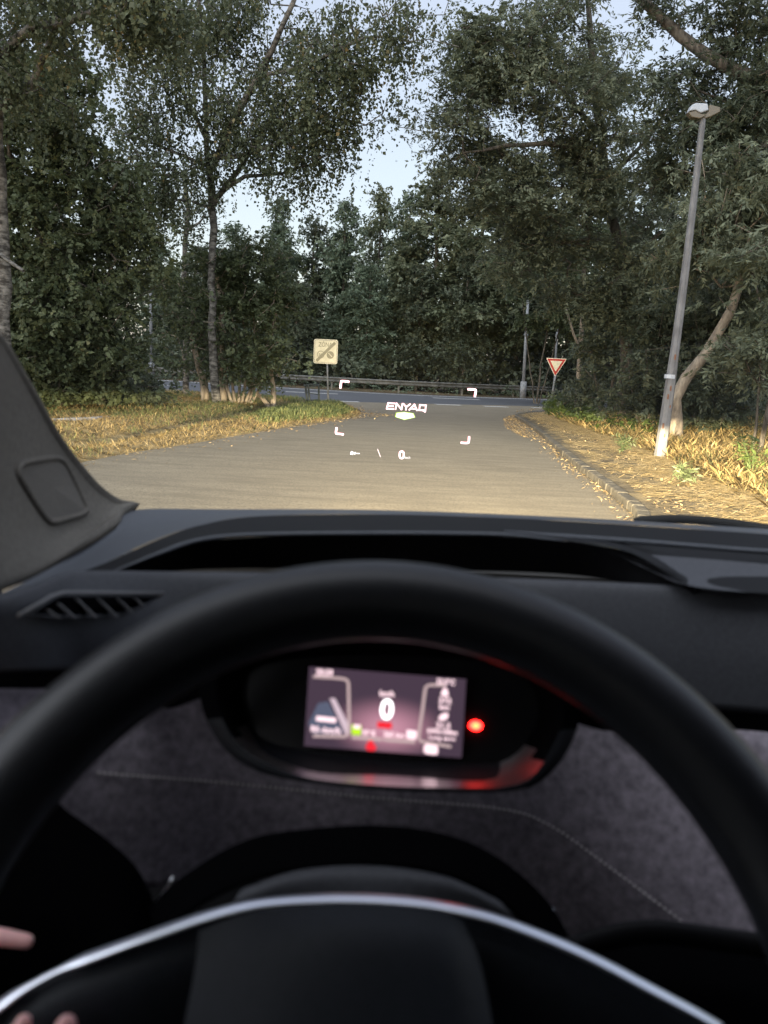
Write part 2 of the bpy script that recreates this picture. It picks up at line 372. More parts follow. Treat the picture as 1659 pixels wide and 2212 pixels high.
# kerb of single stones (one continuous kerb: a thing)
kb = MB(); s = np.r_[0, np.cumsum(np.linalg.norm(np.diff(KC, axis=0), axis=1))]; t = 0
while t < s[-1]-.2:
    L_ = random.uniform(.20, .34) if t > 12 else .4
    a = np.array([np.interp(t, s, KC[:, k]) for k in range(3)]); b = np.array([np.interp(min(t+L_, s[-1]), s, KC[:, k]) for k in range(3)])
    dvec = Vector(b-a); L2 = dvec.length; dvec.normalize(); nn = Vector((dvec.y, -dvec.x, 0)); c = Vector((a+b)/2)+nn*(.04+random.uniform(-.004, .004))
    Mx = Matrix((dvec, nn, Vector((0, 0, 1)))).transposed() @ Matrix.Rotation(R(random.uniform(-1.6, 1.6)), 3, 'Z')
    hh = .108+random.uniform(-.005, .005)
    kb.box(c+Vector((0, 0, hh/2)), (L2*.99, .13, hh), Mx); t += L_
o = kb.build('kerb', M['kerb'], bevel=.018)
tag(o, 'kerb of rough grey stone setts curving along the right side of the road', 'kerb')

# ------------------------------------------------------------------ blades and litter (uncountable)
def inpoly(Q, poly):
    x, y = Q[:, 0], Q[:, 1]; c = np.zeros(len(Q), bool); n = len(poly)
    for i in range(n):
        x1, y1 = poly[i][:2]; x2, y2 = poly[i-1][:2]
        m_ = ((y1 > y) != (y2 > y)) & (x < (x2-x1)*(y-y1)/(y2-y1+1e-12)+x1); c ^= m_
    return c
def scatter(poly, n, near=True):
    A = np.array([tuple(p)[:2] for p in poly]); lo, hi = A.min(0), A.max(0); out = []; tot = 0
    while tot < n:
        Q = lo+(hi-lo)*rng.random((n*2, 2)); Q = Q[inpoly(Q, A)]; out.append(Q); tot += len(Q)
        if len(out) > 40: break
    return np.vstack(out)[:n]
def clump(Q, scale):                       # smooth pseudo noise 0..1
    return .5+.25*np.sin(Q[:, 0]*scale+1.3*np.sin(Q[:, 1]*scale*.7))+.25*np.sin(Q[:, 1]*scale*1.3+1.7*np.sin(Q[:, 0]*scale*.6+2))
def blades(name, Q, z, hmin, hmax, wd, lean, m, tb=0.0):
    n = len(Q); h = hmin+(hmax-hmin)*rng.random(n)**1.5; az = rng.random(n)*2*np.pi; ln = lean*(rng.random(n) if lean < 1.2 else .25+.75*rng.random(n)**.8)
    d = np.stack([np.cos(az)*np.sin(ln), np.sin(az)*np.sin(ln), np.cos(ln)], 1); sd_ = np.stack([-np.sin(az+rng.normal(0, 1, n)), np.cos(az), 0*az], 1)
    wd = wd*(.6+.8*rng.random(n)); b = np.column_stack([Q, z]); mid = b+d*h[:, None]*.55
    tip = b+d*h[:, None]+np.stack([np.cos(az), np.sin(az), -.3+0*az], 1)*(h*.3*rng.random(n))[:, None]
    V = np.stack([b-sd_*wd[:, None]*.4, b+sd_*wd[:, None]*.4, mid+sd_*wd[:, None]*.5, tip, mid-sd_*wd[:, None]*.5], 1).reshape(-1, 3)
    F = np.arange(n*5).reshape(n, 5)
    o = link(name, npmesh(V, F, np.clip(rng.random(n)*.8+.25*clump(Q, 2.2)+tb, 0, 1)), m); return o
vp = [tuple(p) for p in cat(LF[1:8], 60)]+[tuple(p) for p in back[::-1] if p[1] > 5]
Q = scatter(vp, 320000); dR = seg_dist(Q, cat(LF, 80)); dD = seg_dist(Q, ditch)
side = np.array([0.0]*len(Q))
gx = Q[:, 0]; gy = Q[:, 1]
green_f = sstep(15, 19, gy)*sstep(3.0, 1.6, dR)*sstep(.25, .6, dR)*.9+.38*sstep(1.5, 3.0, dR)*(clump(Q, 1.1) > .45)+.18*(clump(Q, 2.5) > .55)
isg = rng.random(len(Q)) < green_f
keep = (dD > .22) | (rng.random(len(Q)) < .1)
keep &= (rng.random(len(Q)) < sstep(-.08, .22, dR)+.1)
q = Q[~isg & keep]
tag(blades('dry_grass', q, h_left(q), .04, .15, .0046, 1.47, M['straw']), 'flattened dry straw coloured grass on the left verge', 'dry grass', kind='stuff')
q = Q[isg & keep]; q = q[:80000]
tag(blades('green_grass', q, h_left(q), .04, .16, .008, .9, M['grass']), 'short green grass along the left verge', 'grass', kind='stuff')
# tall weeds near the verge tip
q = scatter([G(560, 890), G(560, 925), G(740, 903), G(762, 893), G(700, 882)], 9000)
tag(blades('tall_grass', q, h_left(q), .05, .19, .016, 1.1, M['grass'], -.1), 'taller green weeds at the tip of the left verge', 'weeds', kind='stuff')
# right: straw
wp = [tuple(p) for p in walk_edge if p[1] > 3]+[(13, 30), (16, 20), (14, 3)]
Q = scatter(wp, 360000); dW = seg_dist(Q, walk_edge)
keep = rng.random(len(Q)) < sstep(-.05, .5, dW)*np.clip(1.15-dW/6, 0, 1)+.04
Q = Q[keep]; dW = dW[keep]
zR = .10+.22*sstep(0, 5, dW)
isg = rng.random(len(Q)) < .05+.10*(clump(Q, 2.0) > .7)+.35*sstep(22, 26, Q[:, 1])
tag(blades('straw', Q[~isg], zR[~isg], .06, .34, .0044, 1.47, M['straw'], .05), 'long bleached straw on the right verge', 'straw', kind='stuff')
tag(blades('verge_grass', Q[isg], zR[isg], .05, .25, .009, .9, M['grass']), 'green blades among the straw on the right verge', 'grass', kind='stuff')
# litter: leaves and straw bits on pavement, kerb foot and road edges
def litter(name, Q, z, L0, m, label):
    n = len(Q); az = rng.random(n)*6.283; L_ = L0*(.5+rng.random(n)); u = np.stack([np.cos(az), np.sin(az), .3*rng.normal(0, 1, n)], 1); v = np.stack([-np.sin(az), np.cos(az), .4*rng.normal(0, 1, n)], 1)*(.12+.75*rng.random(n)**2)[:, None]; L_ = L_*np.where(rng.random(n) < .45, 2.2, 1)
    c = np.column_stack([Q, z+.012+.01*rng.random(n)])
    V = np.stack([c-u*L_[:, None]/2, c+v*L_[:, None]*.28, c+u*L_[:, None]/2, c-v*L_[:, None]*.28], 1).reshape(-1, 3)
    return tag(link(name, npmesh(V, np.arange(4*n).reshape(n, 4), rng.random(n)), m), label, 'leaf litter', kind='stuff')
parts_ = []
wq = scatter([tuple(p) for p in off(KC, .2) if p[1] > 4]+[tuple(p) for p in walk_edge[::-1] if p[1] > 4], 22000)
dw = seg_dist(wq, walk_edge); wq = wq[rng.random(len(wq)) < (.08+.8*sstep(1.0, 0, dw)+.28*(clump(wq, 3.1) > .6))]
litter('leaf_litter', wq, np.full(len(wq), .098), .023, M['litter'], 'dry leaves and straw bits on the right pavement')
sq = scatter([tuple(p) for p in off(KC, .25) if p[1] > 4]+[tuple(p) for p in off(walk_edge, .5)[::-1] if p[1] > 4], 60000)
dw = seg_dist(sq, walk_edge); sq = sq[rng.random(len(sq)) < (.07+.55*sstep(.9, 0, dw)**1.5+.16*(clump(sq, 2.3) > .62))]
n_ = len(sq); az = rng.normal(0, .5, n_)+.15; ls = .05+.20*rng.random(n_)**1.6; u = np.stack([np.cos(az), np.sin(az), .10*rng.normal(0, 1, n_)], 1)*ls[:, None]/2; v = np.stack([-np.sin(az), np.cos(az), .12+0*az], 1)*(.0025+.002*rng.random(n_))[:, None]
c_ = np.column_stack([sq, .108+.02*rng.random(n_)]); Vq = np.stack([c_-u-v, c_+u-v, c_+u+v, c_-u+v], 1).reshape(-1, 3)
tag(link('lying_straw', npmesh(Vq, np.arange(4*n_).reshape(n_, 4), rng.random(n_)), M['straw']), 'flat dry stalks lying across the right pavement', 'straw', kind='stuff')
k2 = off(KC, -.02); idx = rng.integers(0, len(k2)-1, 3800); tq = k2[idx]+(k2[idx+1]-k2[idx])*rng.random(3800)[:, None]
T = k2[idx+1]-k2[idx]; T /= np.linalg.norm(T, axis=1)[:, None]; tq = tq[:, :2]-np.stack([T[:, 1], -T[:, 0]], 1)*np.abs(rng.normal(.04, .11, 3800))[:, None]
e2 = cat(LF[:9], 200); idx = rng.integers(0, 199, 2600); T = e2[idx+1]-e2[idx]; T /= np.linalg.norm(T, axis=1)[:, None]+1e-9
tl = e2[idx][:, :2]+np.stack([T[:, 1], -T[:, 0]], 1)*(rng.exponential(.22, 2600))[:, None]
p1 = scatter([G(1086, 905), G(1090, 925), G(1125, 945), G(1160, 950), G(1120, 912), G(1108, 897)], 2600)
p2 = scatter([G(760, 893), G(690, 915), G(640, 927), G(780, 905), G(862, 899), G(800, 893)], 1500)
p3 = scatter([G(1120, 884), G(1110, 892), G(1180, 892), G(1180, 884)], 500)
rq = np.vstack([tq, tl, p1, p2, p3]); rq = rq[rq[:, 1] > 4]
litter('road_litter', rq, np.full(len(rq), .012), .028, M['litter'], 'yellow fallen leaves along the road edges')

# ------------------------------------------------------------------ trees
def frames(D):
    ref = np.where(np.abs(D[:, 2:3]) > .9, np.array([[1., 0, 0]]), np.array([[0, 0, 1.]]))
    A = np.cross(D, ref); A /= np.linalg.norm(A, axis=1)[:, None]+1e-9; return A, np.cross(A, D)
def leaves_mesh(C, per, sig, L0, W0, droop=.6, strings=0.0, slen=.8, tint_c=None, sparse=1.0, spray=14):
    """C cluster centres -> one mesh of leaf quads"""
    n = int(len(C)*per*sparse); ci = rng.integers(0, len(C), n) if sparse != 1 else np.repeat(np.arange(len(C)), per); n = len(ci)
    ct = rng.random(len(C)) if tint_c is None else tint_c
    if strings:                            # hanging twigs
        ns = 5; sid = rng.integers(0, ns, n); so_ = rng.normal(0, sig, (len(C), ns, 3))*np.array([1, 1, .5]); sl = slen*(.3+.9*rng.random((len(C), ns)))
        sw = rng.normal(0, .12, (len(C), ns, 2)); tt = rng.random(n)
        b = C[ci]+so_[ci, sid]; ln = sl[ci, sid]*tt; b[:, 2] -= ln; b[:, :2] += sw[ci, sid]*(ln**1.5)[:, None]; b += rng.normal(0, .035, (n, 3))
    elif spray:
        ns = max(3, per//spray); nc = len(C); sid = rng.integers(0, ns, n)
        td = rng.normal(0, 1, (nc, ns, 3)); td[..., 2] = td[..., 2]*.45-droop*.45; td /= np.linalg.norm(td, axis=2)[..., None]
        so_ = td*sig*.35+rng.normal(0, 1, (nc, ns, 3))*np.array([sig, sig, sig*.5])*.7
        sl = sig*1.5*(.5+.9*rng.random((nc, ns))); pn = rng.normal(0, .45, (nc, ns, 3)); pn[..., 2] += 1; sdv = np.cross(td, pn); sdv /= np.linalg.norm(sdv, axis=2)[..., None]+1e-9
        tt = rng.random(n); T = td[ci, sid]; S0 = sdv[ci, sid]*np.where(rng.random(n) < .5, -1, 1)[:, None]
        b = C[ci]+so_[ci, sid]+T*(sl[ci, sid]*(tt-.3))[:, None]; b[:, 2] -= .25*sl[ci, sid]*tt**2; b += rng.normal(0, .012, (n, 3))
        ct_s = rng.random((nc, ns))
    else:
        b = C[ci]+rng.normal(0, 1, (n, 3))*np.array([sig, sig, sig*.62])
    if spray and not strings:
        D = T*.75+S0*.8+rng.normal(0, .22, (n, 3)); D[:, 2] -= droop*.45; D /= np.linalg.norm(D, axis=1)[:, None]
        Np = np.cross(T, S0); A = np.cross(D, Np); A /= np.linalg.norm(A, axis=1)[:, None]+1e-9; B = np.cross(A, D)
    else:
        D = rng.normal(0, 1, (n, 3)); D[:, 2] -= droop*1.6; D /= np.linalg.norm(D, axis=1)[:, None]
        A, B = frames(D)
    ph = rng.normal(0, .35 if spray and not strings else .9, n)[:, None]; S = A*np.cos(ph)+B*np.sin(ph); Nn = -A*np.sin(ph)+B*np.cos(ph)
    L_ = (L0*(.45+.95*rng.random(n)))[:, None]; W_ = L_*(W0/L0)*(.75+.5*rng.random(n))[:, None]
    V = np.stack([b, b+D*L_*.45+S*W_/2+Nn*W_*.15, b+D*L_-Nn*W_*.1, b+D*L_*.45-S*W_/2+Nn*W_*.15], 1).reshape(-1, 3)
    t_ = np.clip(.5*ct[ci]+.5*rng.random(n), 0, 1) if strings or not spray else np.clip(.3*ct[ci]+.4*ct_s[ci, sid]+.3*rng.random(n)**1.0, 0, 1)
    return npmesh(V, np.arange(4*n).reshape(n, 4), t_)
def grow(limbs, C, step=.45, r0=.006, ex=2.35, jit=.10):
    """limbs: list of [(pos, radius)...] main wood; C: targets. returns wood mesh"""
    pos = []; par = []; rad0 = []
    for L_ in limbs:
        pts = cat([p for p, r in L_], max(4, int(sum((Vector(L_[i+1][0])-Vector(L_[i][0])).length for i in range(len(L_)-1))/step)))
        rr = np.interp(np.linspace(0, 1, len(pts)), np.linspace(0, 1, len(L_)), [r for p, r in L_])
        start = -1
        if pos:
            d = np.linalg.norm(np.array(pos)-pts[0], axis=1); k = int(d.argmin()); start = k if d[k] < 1.2 else -1
        for i, p in enumerate(pts):
            pos.append(p+(rng.normal(0, .02, 3) if i and i < len(pts)-1 else 0)); par.append(start if i == 0 else len(pos)-2); rad0.append(rr[i])
    nm = len(pos); Pm = np.array(pos)
    dist = np.array([np.linalg.norm(Pm-c, axis=1).min() for c in C]); order = np.argsort(dist)
    buf = np.zeros((nm+len(C)*14, 3)); buf[:nm] = Pm; cnt = nm
    for k in order:
        c = C[k]; Pn = buf[:cnt]; dv = c-Pn; d = np.linalg.norm(dv, axis=1)+.7*np.maximum(0, Pn[:, 2]-c[2]+.1)
        j = int(d.argmin()); a = Pn[j].copy(); Lg = np.linalg.norm(c-a); m_ = min(12, max(1, int(Lg/step)))
        pr = j
        for i in range(1, m_+1):
            f = i/m_; p = a+(c-a)*f; p[2] += .12*Lg*math.sin(math.pi*f); 
            if i < m_: p += rng.normal(0, jit*step, 3)
            buf[cnt] = p; pos.append(p); par.append(pr); rad0.append(0); pr = cnt; cnt += 1
    n = cnt; Pp = buf[:n]; par = np.array(par); acc = np.zeros(n)
    ch = np.zeros(n, int)
    for i in range(n-1, -1, -1):
        if acc[i] == 0: acc[i] = r0**ex
        if par[i] >= 0: acc[par[i]] += acc[i]
    rad = acc**(1/ex); rad = np.where(np.array(rad0) > 0, np.maximum(np.array(rad0), np.minimum(rad, np.array(rad0)*1.3)), rad)
    e = np.nonzero(par >= 0)[0]; a = Pp[par[e]]; b = Pp[e]; ra = np.minimum(rad[par[e]], rad[e]*1.25); rb = rad[e]
    big = rb > .03; VV = []; FF = []; base = 0
    for msk, sd_ in ((big, 9), (~big, 4)):
        if not msk.any(): continue
        D = b[msk]-a[msk]; D /= np.linalg.norm(D, axis=1)[:, None]+1e-9; A = np.cross(D, np.array([.15, 1., .1])); A /= np.linalg.norm(A, axis=1)[:, None]+1e-9; B = np.cross(D, A)
        th = np.linspace(0, 2*np.pi, sd_, endpoint=False); ring = np.cos(th)[None, :, None]*A[:, None]+np.sin(th)[None, :, None]*B[:, None]
        ext = D*ra[msk][:, None]*.35
        V = np.concatenate([(a[msk]-ext)[:, None]+ring*ra[msk][:, None, None], (b[msk]+ext)[:, None]+ring*rb[msk][:, None, None]], 1)
        k = len(D); i0 = np.arange(sd_); i1 = (i0+1) % sd_; f = np.stack([i0, i1, i1+sd_, i0+sd_], 1)
        FF.append((f[None]+(np.arange(k)*2*sd_)[:, None, None]).reshape(-1, 4)+base); VV.append(V.reshape(-1, 3)); base += k*2*sd_
    return npmesh(np.vstack(VV), np.vstack(FF))
def lobe(x, y, rx, ry, Y, n, rd=None, hollow=.5):
    c = np.array(P(x, y, Y)); s_ = Y/FPX; r = np.array([rx*s_, rd or (rx+ry)/2*s_, ry*s_])
    m_ = max(3, int(n/7)); v = rng.normal(0, 1, (m_, 3)); v /= np.linalg.norm(v, axis=1)[:, None]; u = hollow+(1-hollow)*rng.random(m_)**(1/3)
    cc = v*u[:, None]; k = rng.integers(0, m_, n); w_ = np.abs(rng.normal(1, .35, m_))
    q = c+cc[k]*r*.84+rng.normal(0, 1, (n, 3))*np.array([.32, .32, .16])*w_[k][:, None]; q[:, 2] = np.maximum(q[:, 2], .25); return q
def tree(name, limbs, lobes, bark, leafm, per, sig, L0, W0, label, cat_='tree', group=None, step=.45, r0=.008, **k):
    base = Vector(limbs[0][0][0]); t = empty(name, base, label=label, cat=cat_, group=group)
    C = np.vstack(lobes)
    link('trunk', grow(limbs, C, step, r0), bark, t, True)
    link('crown', leaves_mesh(C, per, sig, L0, W0, **k), leafm, t)
    return t
def LB(*a): return [(P(x, y, Y), r) for x, y, Y, r in a]
def GL(x, y, Y, r):                        # limb foot on the ground at distance Y
    p = P(x, y, Y); return (Vector((p.x, Y, 0)), r)

# left birch whose trunk stands at the frame edge
tree('birch_tree', [[GL(12, 800, 14, .15)]+LB((8, 760, 14, .14), (6, 500, 14, .12), (-10, 250, 13.6, .11), (-30, 60, 13, .10), (-60, -150, 12.5, .07)),
     LB((-30, 150, 13.4, .09), (60, 70, 12.6, .07), (170, 35, 12, .05), (300, -10, 11.5, .03)),
     LB((-10, 240, 13.6, .07), (70, 180, 13, .05), (130, 60, 12.5, .04), (200, -60, 12, .03)),
     LB((5, 560, 14, .05), (-40, 520, 13.6, .04), (50, 585, 13, .03))],
     [lobe(90, 20, 130, 60, 12.4, 60), lobe(260, 10, 90, 35, 11.8, 45), lobe(380, 5, 60, 30, 11.8, 26), lobe(20, 160, 70, 90, 13, 50), lobe(-60, 60, 80, 120, 13, 40)],
     M['birch'], M['L_birch'], 80, .16, .07, .052, 'birch at the left frame edge, limbs reaching over the top left corner', group='roadside trees', strings=1, slen=.5)
# dense broadleaf tree on the left
tree('dense_tree', [[GL(120, 860, 17, .2)]+LB((110, 700, 17, .17), (90, 450, 17, .13), (80, 200, 17, .09), (90, 60, 17, .04)),
     LB((100, 600, 17, .1), (190, 480, 16.4, .06), (250, 400, 16, .03)), LB((100, 700, 17, .09), (200, 640, 16.3, .05), (250, 560, 16, .03)),
     LB((90, 450, 17, .08), (20, 330, 16, .05)), LB((110, 720, 17, .08), (30, 650, 16, .04))],
     [lobe(50, 190, 110, 70, 16.5, 80), lobe(100, 130, 80, 70, 17, 50), lobe(70, 330, 130, 110, 16.5, 150), lobe(210, 360, 60, 90, 16.6, 55), lobe(130, 500, 150, 120, 16.4, 200), lobe(262, 560, 36, 50, 16.6, 34), lobe(250, 470, 50, 70, 16.6, 45), lobe(110, 660, 170, 110, 16.2, 230),
      lobe(215, 700, 60, 100, 16.4, 80), lobe(120, 790, 170, 60, 16.4, 170), lobe(220, 800, 50, 45, 17, 45), lobe(20, 500, 100, 200, 17.5, 110)],
     M['bark'], M['L_dark'], 105, .24, .085, .062, 'dense dark broadleaf tree filling the left side down to the grass', group='roadside trees', step=.5, droop=.8)
# main birch
tree('birch_tree', [[GL(470, 878, 21.5, .13)]+LB((462, 800, 21.5, .115), (457, 600, 21.5, .09), (459, 440, 21.5, .078), (447, 330, 21.3, .06), (440, 150, 21, .06), (425, -60, 20.6, .05)),
     LB((452, 370, 21.4, .10), (490, 295, 20.9, .10), (520, 235, 20.4, .085), (560, 165, 20, .075), (605, 75, 19.4, .06), (650, -40, 19, .05)),
     LB((460, 440, 21.5, .085), (500, 385, 21.6, .07), (535, 330, 21.6, .06), (590, 240, 21.6, .04)),
     LB((462, 430, 21.5, .07), (520, 385, 21, .05), (600, 372, 20.4, .035), (700, 350, 20, .02)),
     LB((448, 340, 21.3, .07), (520, 335, 20.4, .06), (600, 305, 19.8, .05), (700, 250, 19.2, .035), (790, 270, 18.8, .015)),
     LB((560, 165, 20, .05), (680, 130, 19, .035), (800, 80, 18.4, .03), (880, 90, 18, .01)),
     LB((445, 300, 21.3, .06), (380, 180, 21, .04), (290, 130, 20.6, .015)), LB((450, 360, 21.4, .05), (370, 330, 21, .035), (280, 290, 20.6, .015))],
     [lobe(330, 180, 90, 60, 20.8, 45), lobe(300, 290, 70, 80, 20.8, 50), lobe(280, 400, 50, 60, 20.8, 30), lobe(380, 60, 50, 40, 20.8, 20), lobe(420, 120, 90, 110, 20.8, 70), lobe(440, 10, 110, 50, 20.5, 55), lobe(560, 40, 120, 60, 20, 70), lobe(610, 160, 110, 80, 20, 90),
      lobe(540, 220, 110, 80, 20.6, 80), lobe(700, 190, 90, 80, 19.4, 65), lobe(720, 60, 90, 50, 19, 50), lobe(820, 55, 70, 50, 18.5, 34), lobe(885, 25, 22, 30, 18.4, 10), lobe(880, 100, 26, 34, 18.4, 9), lobe(830, 120, 30, 30, 18.6, 9), lobe(775, 240, 26, 22, 18.8, 9), lobe(700, 310, 40, 12, 19.4, 8), lobe(640, 385, 60, 12, 20, 9), lobe(590, 280, 120, 45, 20, 70), lobe(710, 265, 70, 30, 19.4, 26),
      lobe(400, 290, 90, 70, 20.8, 70), lobe(320, 400, 55, 60, 21, 36), lobe(385, 385, 50, 30, 21, 18), lobe(770, 130, 60, 50, 19, 25), lobe(640, 355, 90, 15, 20, 22)],
     M['birch'], M['L_birch'], 54, .17, .085, .062, 'tall weeping birch left of the road with a forked white trunk', group='roadside trees', strings=1, slen=1.0)
# slim birch behind
tree('birch_tree', [[GL(402, 860, 26, .11)]+LB((400, 700, 26, .10), (398, 560, 26, .09), (406, 470, 26, .08), (398, 380, 26, .05)), LB((404, 500, 26, .05), (440, 470, 26, .03))],
     [lobe(360, 470, 60, 60, 26, 26), lobe(390, 400, 50, 40, 26, 22), lobe(420, 430, 40, 40, 26, 14), lobe(365, 560, 22, 40, 25, 8)],
     M['birch'], M['L_birch'], 45, .22, .09, .07, 'slim birch with a thin whitish trunk just left of the tall weeping birch', group='roadside trees', strings=1, slen=.5)
# multi-stem bushy tree
stems = [[GL(445, 876, 22.4, .13)]+LB((440, 820, 22.4, .11), (420, 760, 22.3, .09), (415, 680, 22.2, .05)),
         [GL(478, 878, 22.2, .17)]+LB((478, 800, 22.2, .15), (476, 700, 22.2, .10), (470, 600, 22.2, .05))]
for i in range(7):
    x0 = 505+i*5; stems.append([GL(x0, 875, 22+.1*i, .045)]+LB((x0+(i-2)*8, 830, 22+.1*i, .04), (x0+(i-2)*14, 760, 22+.15*i, .03), (x0+(i-3)*20, 660, 22, .015)))
stems.append([GL(590, 872, 22.3, .09)]+LB((588, 820, 22.3, .07), (586, 740, 22.3, .05), (600, 660, 22.3, .02)))
tree('bushy_tree', stems, [lobe(470, 610, 80, 70, 22.4, 90), lobe(550, 600, 80, 80, 22.4, 100), lobe(440, 690, 80, 70, 22.4, 90), lobe(530, 700, 85, 75, 22, 120), lobe(565, 770, 45, 45, 22, 48), lobe(500, 770, 100, 30, 22.2, 60), lobe(585, 665, 40, 60, 22.3, 42),
      lobe(380, 650, 50, 90, 23, 55), lobe(590, 800, 16, 14, 22, 7), lobe(480, 550, 60, 30, 22.5, 26), lobe(400, 760, 30, 40, 22.3, 16)],
     M['pale_bark'], M['L_dark'], 85, .24, .09, .06, 'bushy multi-stemmed tree on the left verge with bare stems at its foot', group='roadside trees', droop=.5)
# ---- right side
tree('leaning_tree', [[GL(1462, 940, 16.5, .15)]+LB((1460, 925, 16.5, .13), (1456, 865, 16.4, .12), (1470, 830, 16.4, .11), (1510, 785, 16.3, .10), (1550, 725, 16.2, .095), (1580, 670, 16.1, .09), (1598, 600, 16, .08), (1600, 500, 15.8, .06), (1580, 380, 15.6, .04)),
     LB((1598, 600, 16, .05), (1640, 520, 15.8, .03))],
     [lobe(1560, 500, 90, 60, 15.8, 70), lobe(1620, 560, 60, 60, 15.6, 50), lobe(1500, 560, 60, 60, 17.5, 45), lobe(1580, 400, 90, 70, 15.6, 70)],
     M['pale_bark'], M['L_rob'], 100, .22, .11, .034, 'tree with a bare curved trunk leaning right, behind the street lamp', group='roadside trees', droop=1.1)
tree('locust_tree', [[GL(1352, 880, 22.5, .19)]+LB((1350, 700, 22.5, .17), (1342, 590, 22.4, .16), (1325, 480, 22.3, .145), (1308, 380, 22.2, .13), (1298, 270, 22, .11), (1280, 130, 21.8, .08), (1270, -40, 21.5, .06)),
     LB((1308, 400, 22.2, .09), (1270, 345, 21.6, .08), (1230, 315, 21, .065), (1120, 312, 20.4, .05), (1000, 330, 20, .02)),
     LB((1320, 460, 22.3, .08), (1230, 410, 21.6, .05), (1120, 400, 21, .03)), LB((1300, 300, 22, .08), (1210, 190, 21, .06), (1120, 110, 20.4, .045), (1000, 60, 20, .02)),
     LB((1330, 520, 22.3, .07), (1250, 520, 21.4, .04), (1150, 530, 21, .02)), LB((1310, 390, 22.2, .07), (1400, 300, 21.8, .05), (1460, 200, 21.6, .03)), LB((1342, 590, 22.4, .07), (1430, 500, 22, .04))],
     [lobe(1045, 55, 55, 70, 20.4, 50), lobe(1025, 165, 50, 60, 20.2, 42), lobe(1080, 100, 90, 110, 20.6, 110), lobe(1190, 60, 110, 90, 21, 120), lobe(1100, 230, 130, 80, 20.6, 130), lobe(990, 300, 60, 60, 20.2, 44), lobe(1060, 370, 110, 70, 20.8, 110),
      lobe(1230, 220, 110, 110, 21, 140), lobe(1350, 90, 100, 110, 21.6, 90), lobe(1200, 420, 130, 100, 21, 160), lobe(1330, 330, 120, 110, 21.4, 140), lobe(1130, 540, 70, 60, 21.2, 60), lobe(1260, 580, 110, 90, 21.4, 130), lobe(1420, 480, 100, 120, 21.6, 120), lobe(1380, 650, 100, 70, 21.6, 90)],
     M['bark'], M['L_rob'], 95, .30, .105, .04, 'tall locust tree right of the road with crown overhanging the junction', group='roadside trees', droop=.55)
tree('dark_tree', [[GL(1750, 930, 16.5, .24)]+LB((1735, 700, 16.5, .2), (1720, 400, 16.4, .18), (1690, 200, 16.3, .16), (1640, 150, 16.4, .14)),
     LB((1680, 190, 16.3, .15), (1560, 140, 16.6, .12), (1480, 88, 17, .115), (1420, 32, 17.3, .10), (1350, -30, 17.6, .09)),
     LB((1700, 300, 16.3, .09), (1620, 330, 16.2, .06), (1540, 400, 16.2, .02)), LB((1730, 600, 16.5, .09), (1650, 560, 16.2, .06))],
     [lobe(1600, 50, 90, 70, 16.6, 85), lobe(1490, 190, 70, 60, 17, 50), lobe(1640, 200, 80, 100, 16.4, 110), lobe(1570, 320, 80, 80, 16.6, 100), lobe(1660, 430, 80, 120, 16.2, 130), lobe(1480, 330, 70, 80, 17.5, 80), lobe(1450, 10, 50, 30, 17, 18), lobe(1690, 650, 60, 130, 16.2, 100)],
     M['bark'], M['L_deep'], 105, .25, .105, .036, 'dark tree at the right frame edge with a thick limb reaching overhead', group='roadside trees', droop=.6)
def bush(name, x, y, rx, ry, Y, n, m, per, sig, L0, W0, label, cat_='bush', group=None, droop=.6, extra=()):
    f = GL(x, y, Y, .05); limbs = [[f]+LB((x+rx*.1, y+ry*.2, Y, .035), (x, y-ry*.5, Y, .02))]
    for a in (-.6, .6): limbs.append([(f[0]+Vector((a*.2, 0, 0)), .03)]+LB((x+a*rx, y, Y, .015)))
    return tree(name, limbs, [lobe(x, y, rx, ry, Y, n)]+[lobe(*e) for e in extra], M['bark'], m, per, sig, L0, W0, label, cat_, group, droop=droop)
GB = 'bushes under the right-hand trees'
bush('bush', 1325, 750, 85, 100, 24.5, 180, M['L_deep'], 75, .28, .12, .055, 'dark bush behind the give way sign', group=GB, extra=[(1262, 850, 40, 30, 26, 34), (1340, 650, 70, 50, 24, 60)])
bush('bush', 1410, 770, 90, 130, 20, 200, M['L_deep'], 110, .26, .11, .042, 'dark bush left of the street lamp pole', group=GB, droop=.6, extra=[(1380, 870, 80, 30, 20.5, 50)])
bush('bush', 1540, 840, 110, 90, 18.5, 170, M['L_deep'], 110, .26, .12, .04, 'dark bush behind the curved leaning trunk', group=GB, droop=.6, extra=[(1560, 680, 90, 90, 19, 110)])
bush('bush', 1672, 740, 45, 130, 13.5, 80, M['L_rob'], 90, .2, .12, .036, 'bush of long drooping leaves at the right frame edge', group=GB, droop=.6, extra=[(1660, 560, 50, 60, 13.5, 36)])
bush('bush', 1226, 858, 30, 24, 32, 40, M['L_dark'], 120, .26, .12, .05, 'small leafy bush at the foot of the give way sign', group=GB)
bush('locust_tree', 1180, 620, 90, 100, 39, 130, M['L_dark'], 80, .4, .19, .09, 'mid-distance bushy tree overhanging the far lamp pole', 'tree', group='roadside trees', extra=[(1100, 600, 50, 60, 38, 40), (1245, 740, 40, 80, 39, 45)])
bush('bush', 285, 850, 45, 30, 19, 50, M['L_deep'], 120, .24, .09, .06, 'low leafy bush at the foot of the dense left tree', 'bush', extra=[(160, 860, 90, 22, 18.2, 70)])
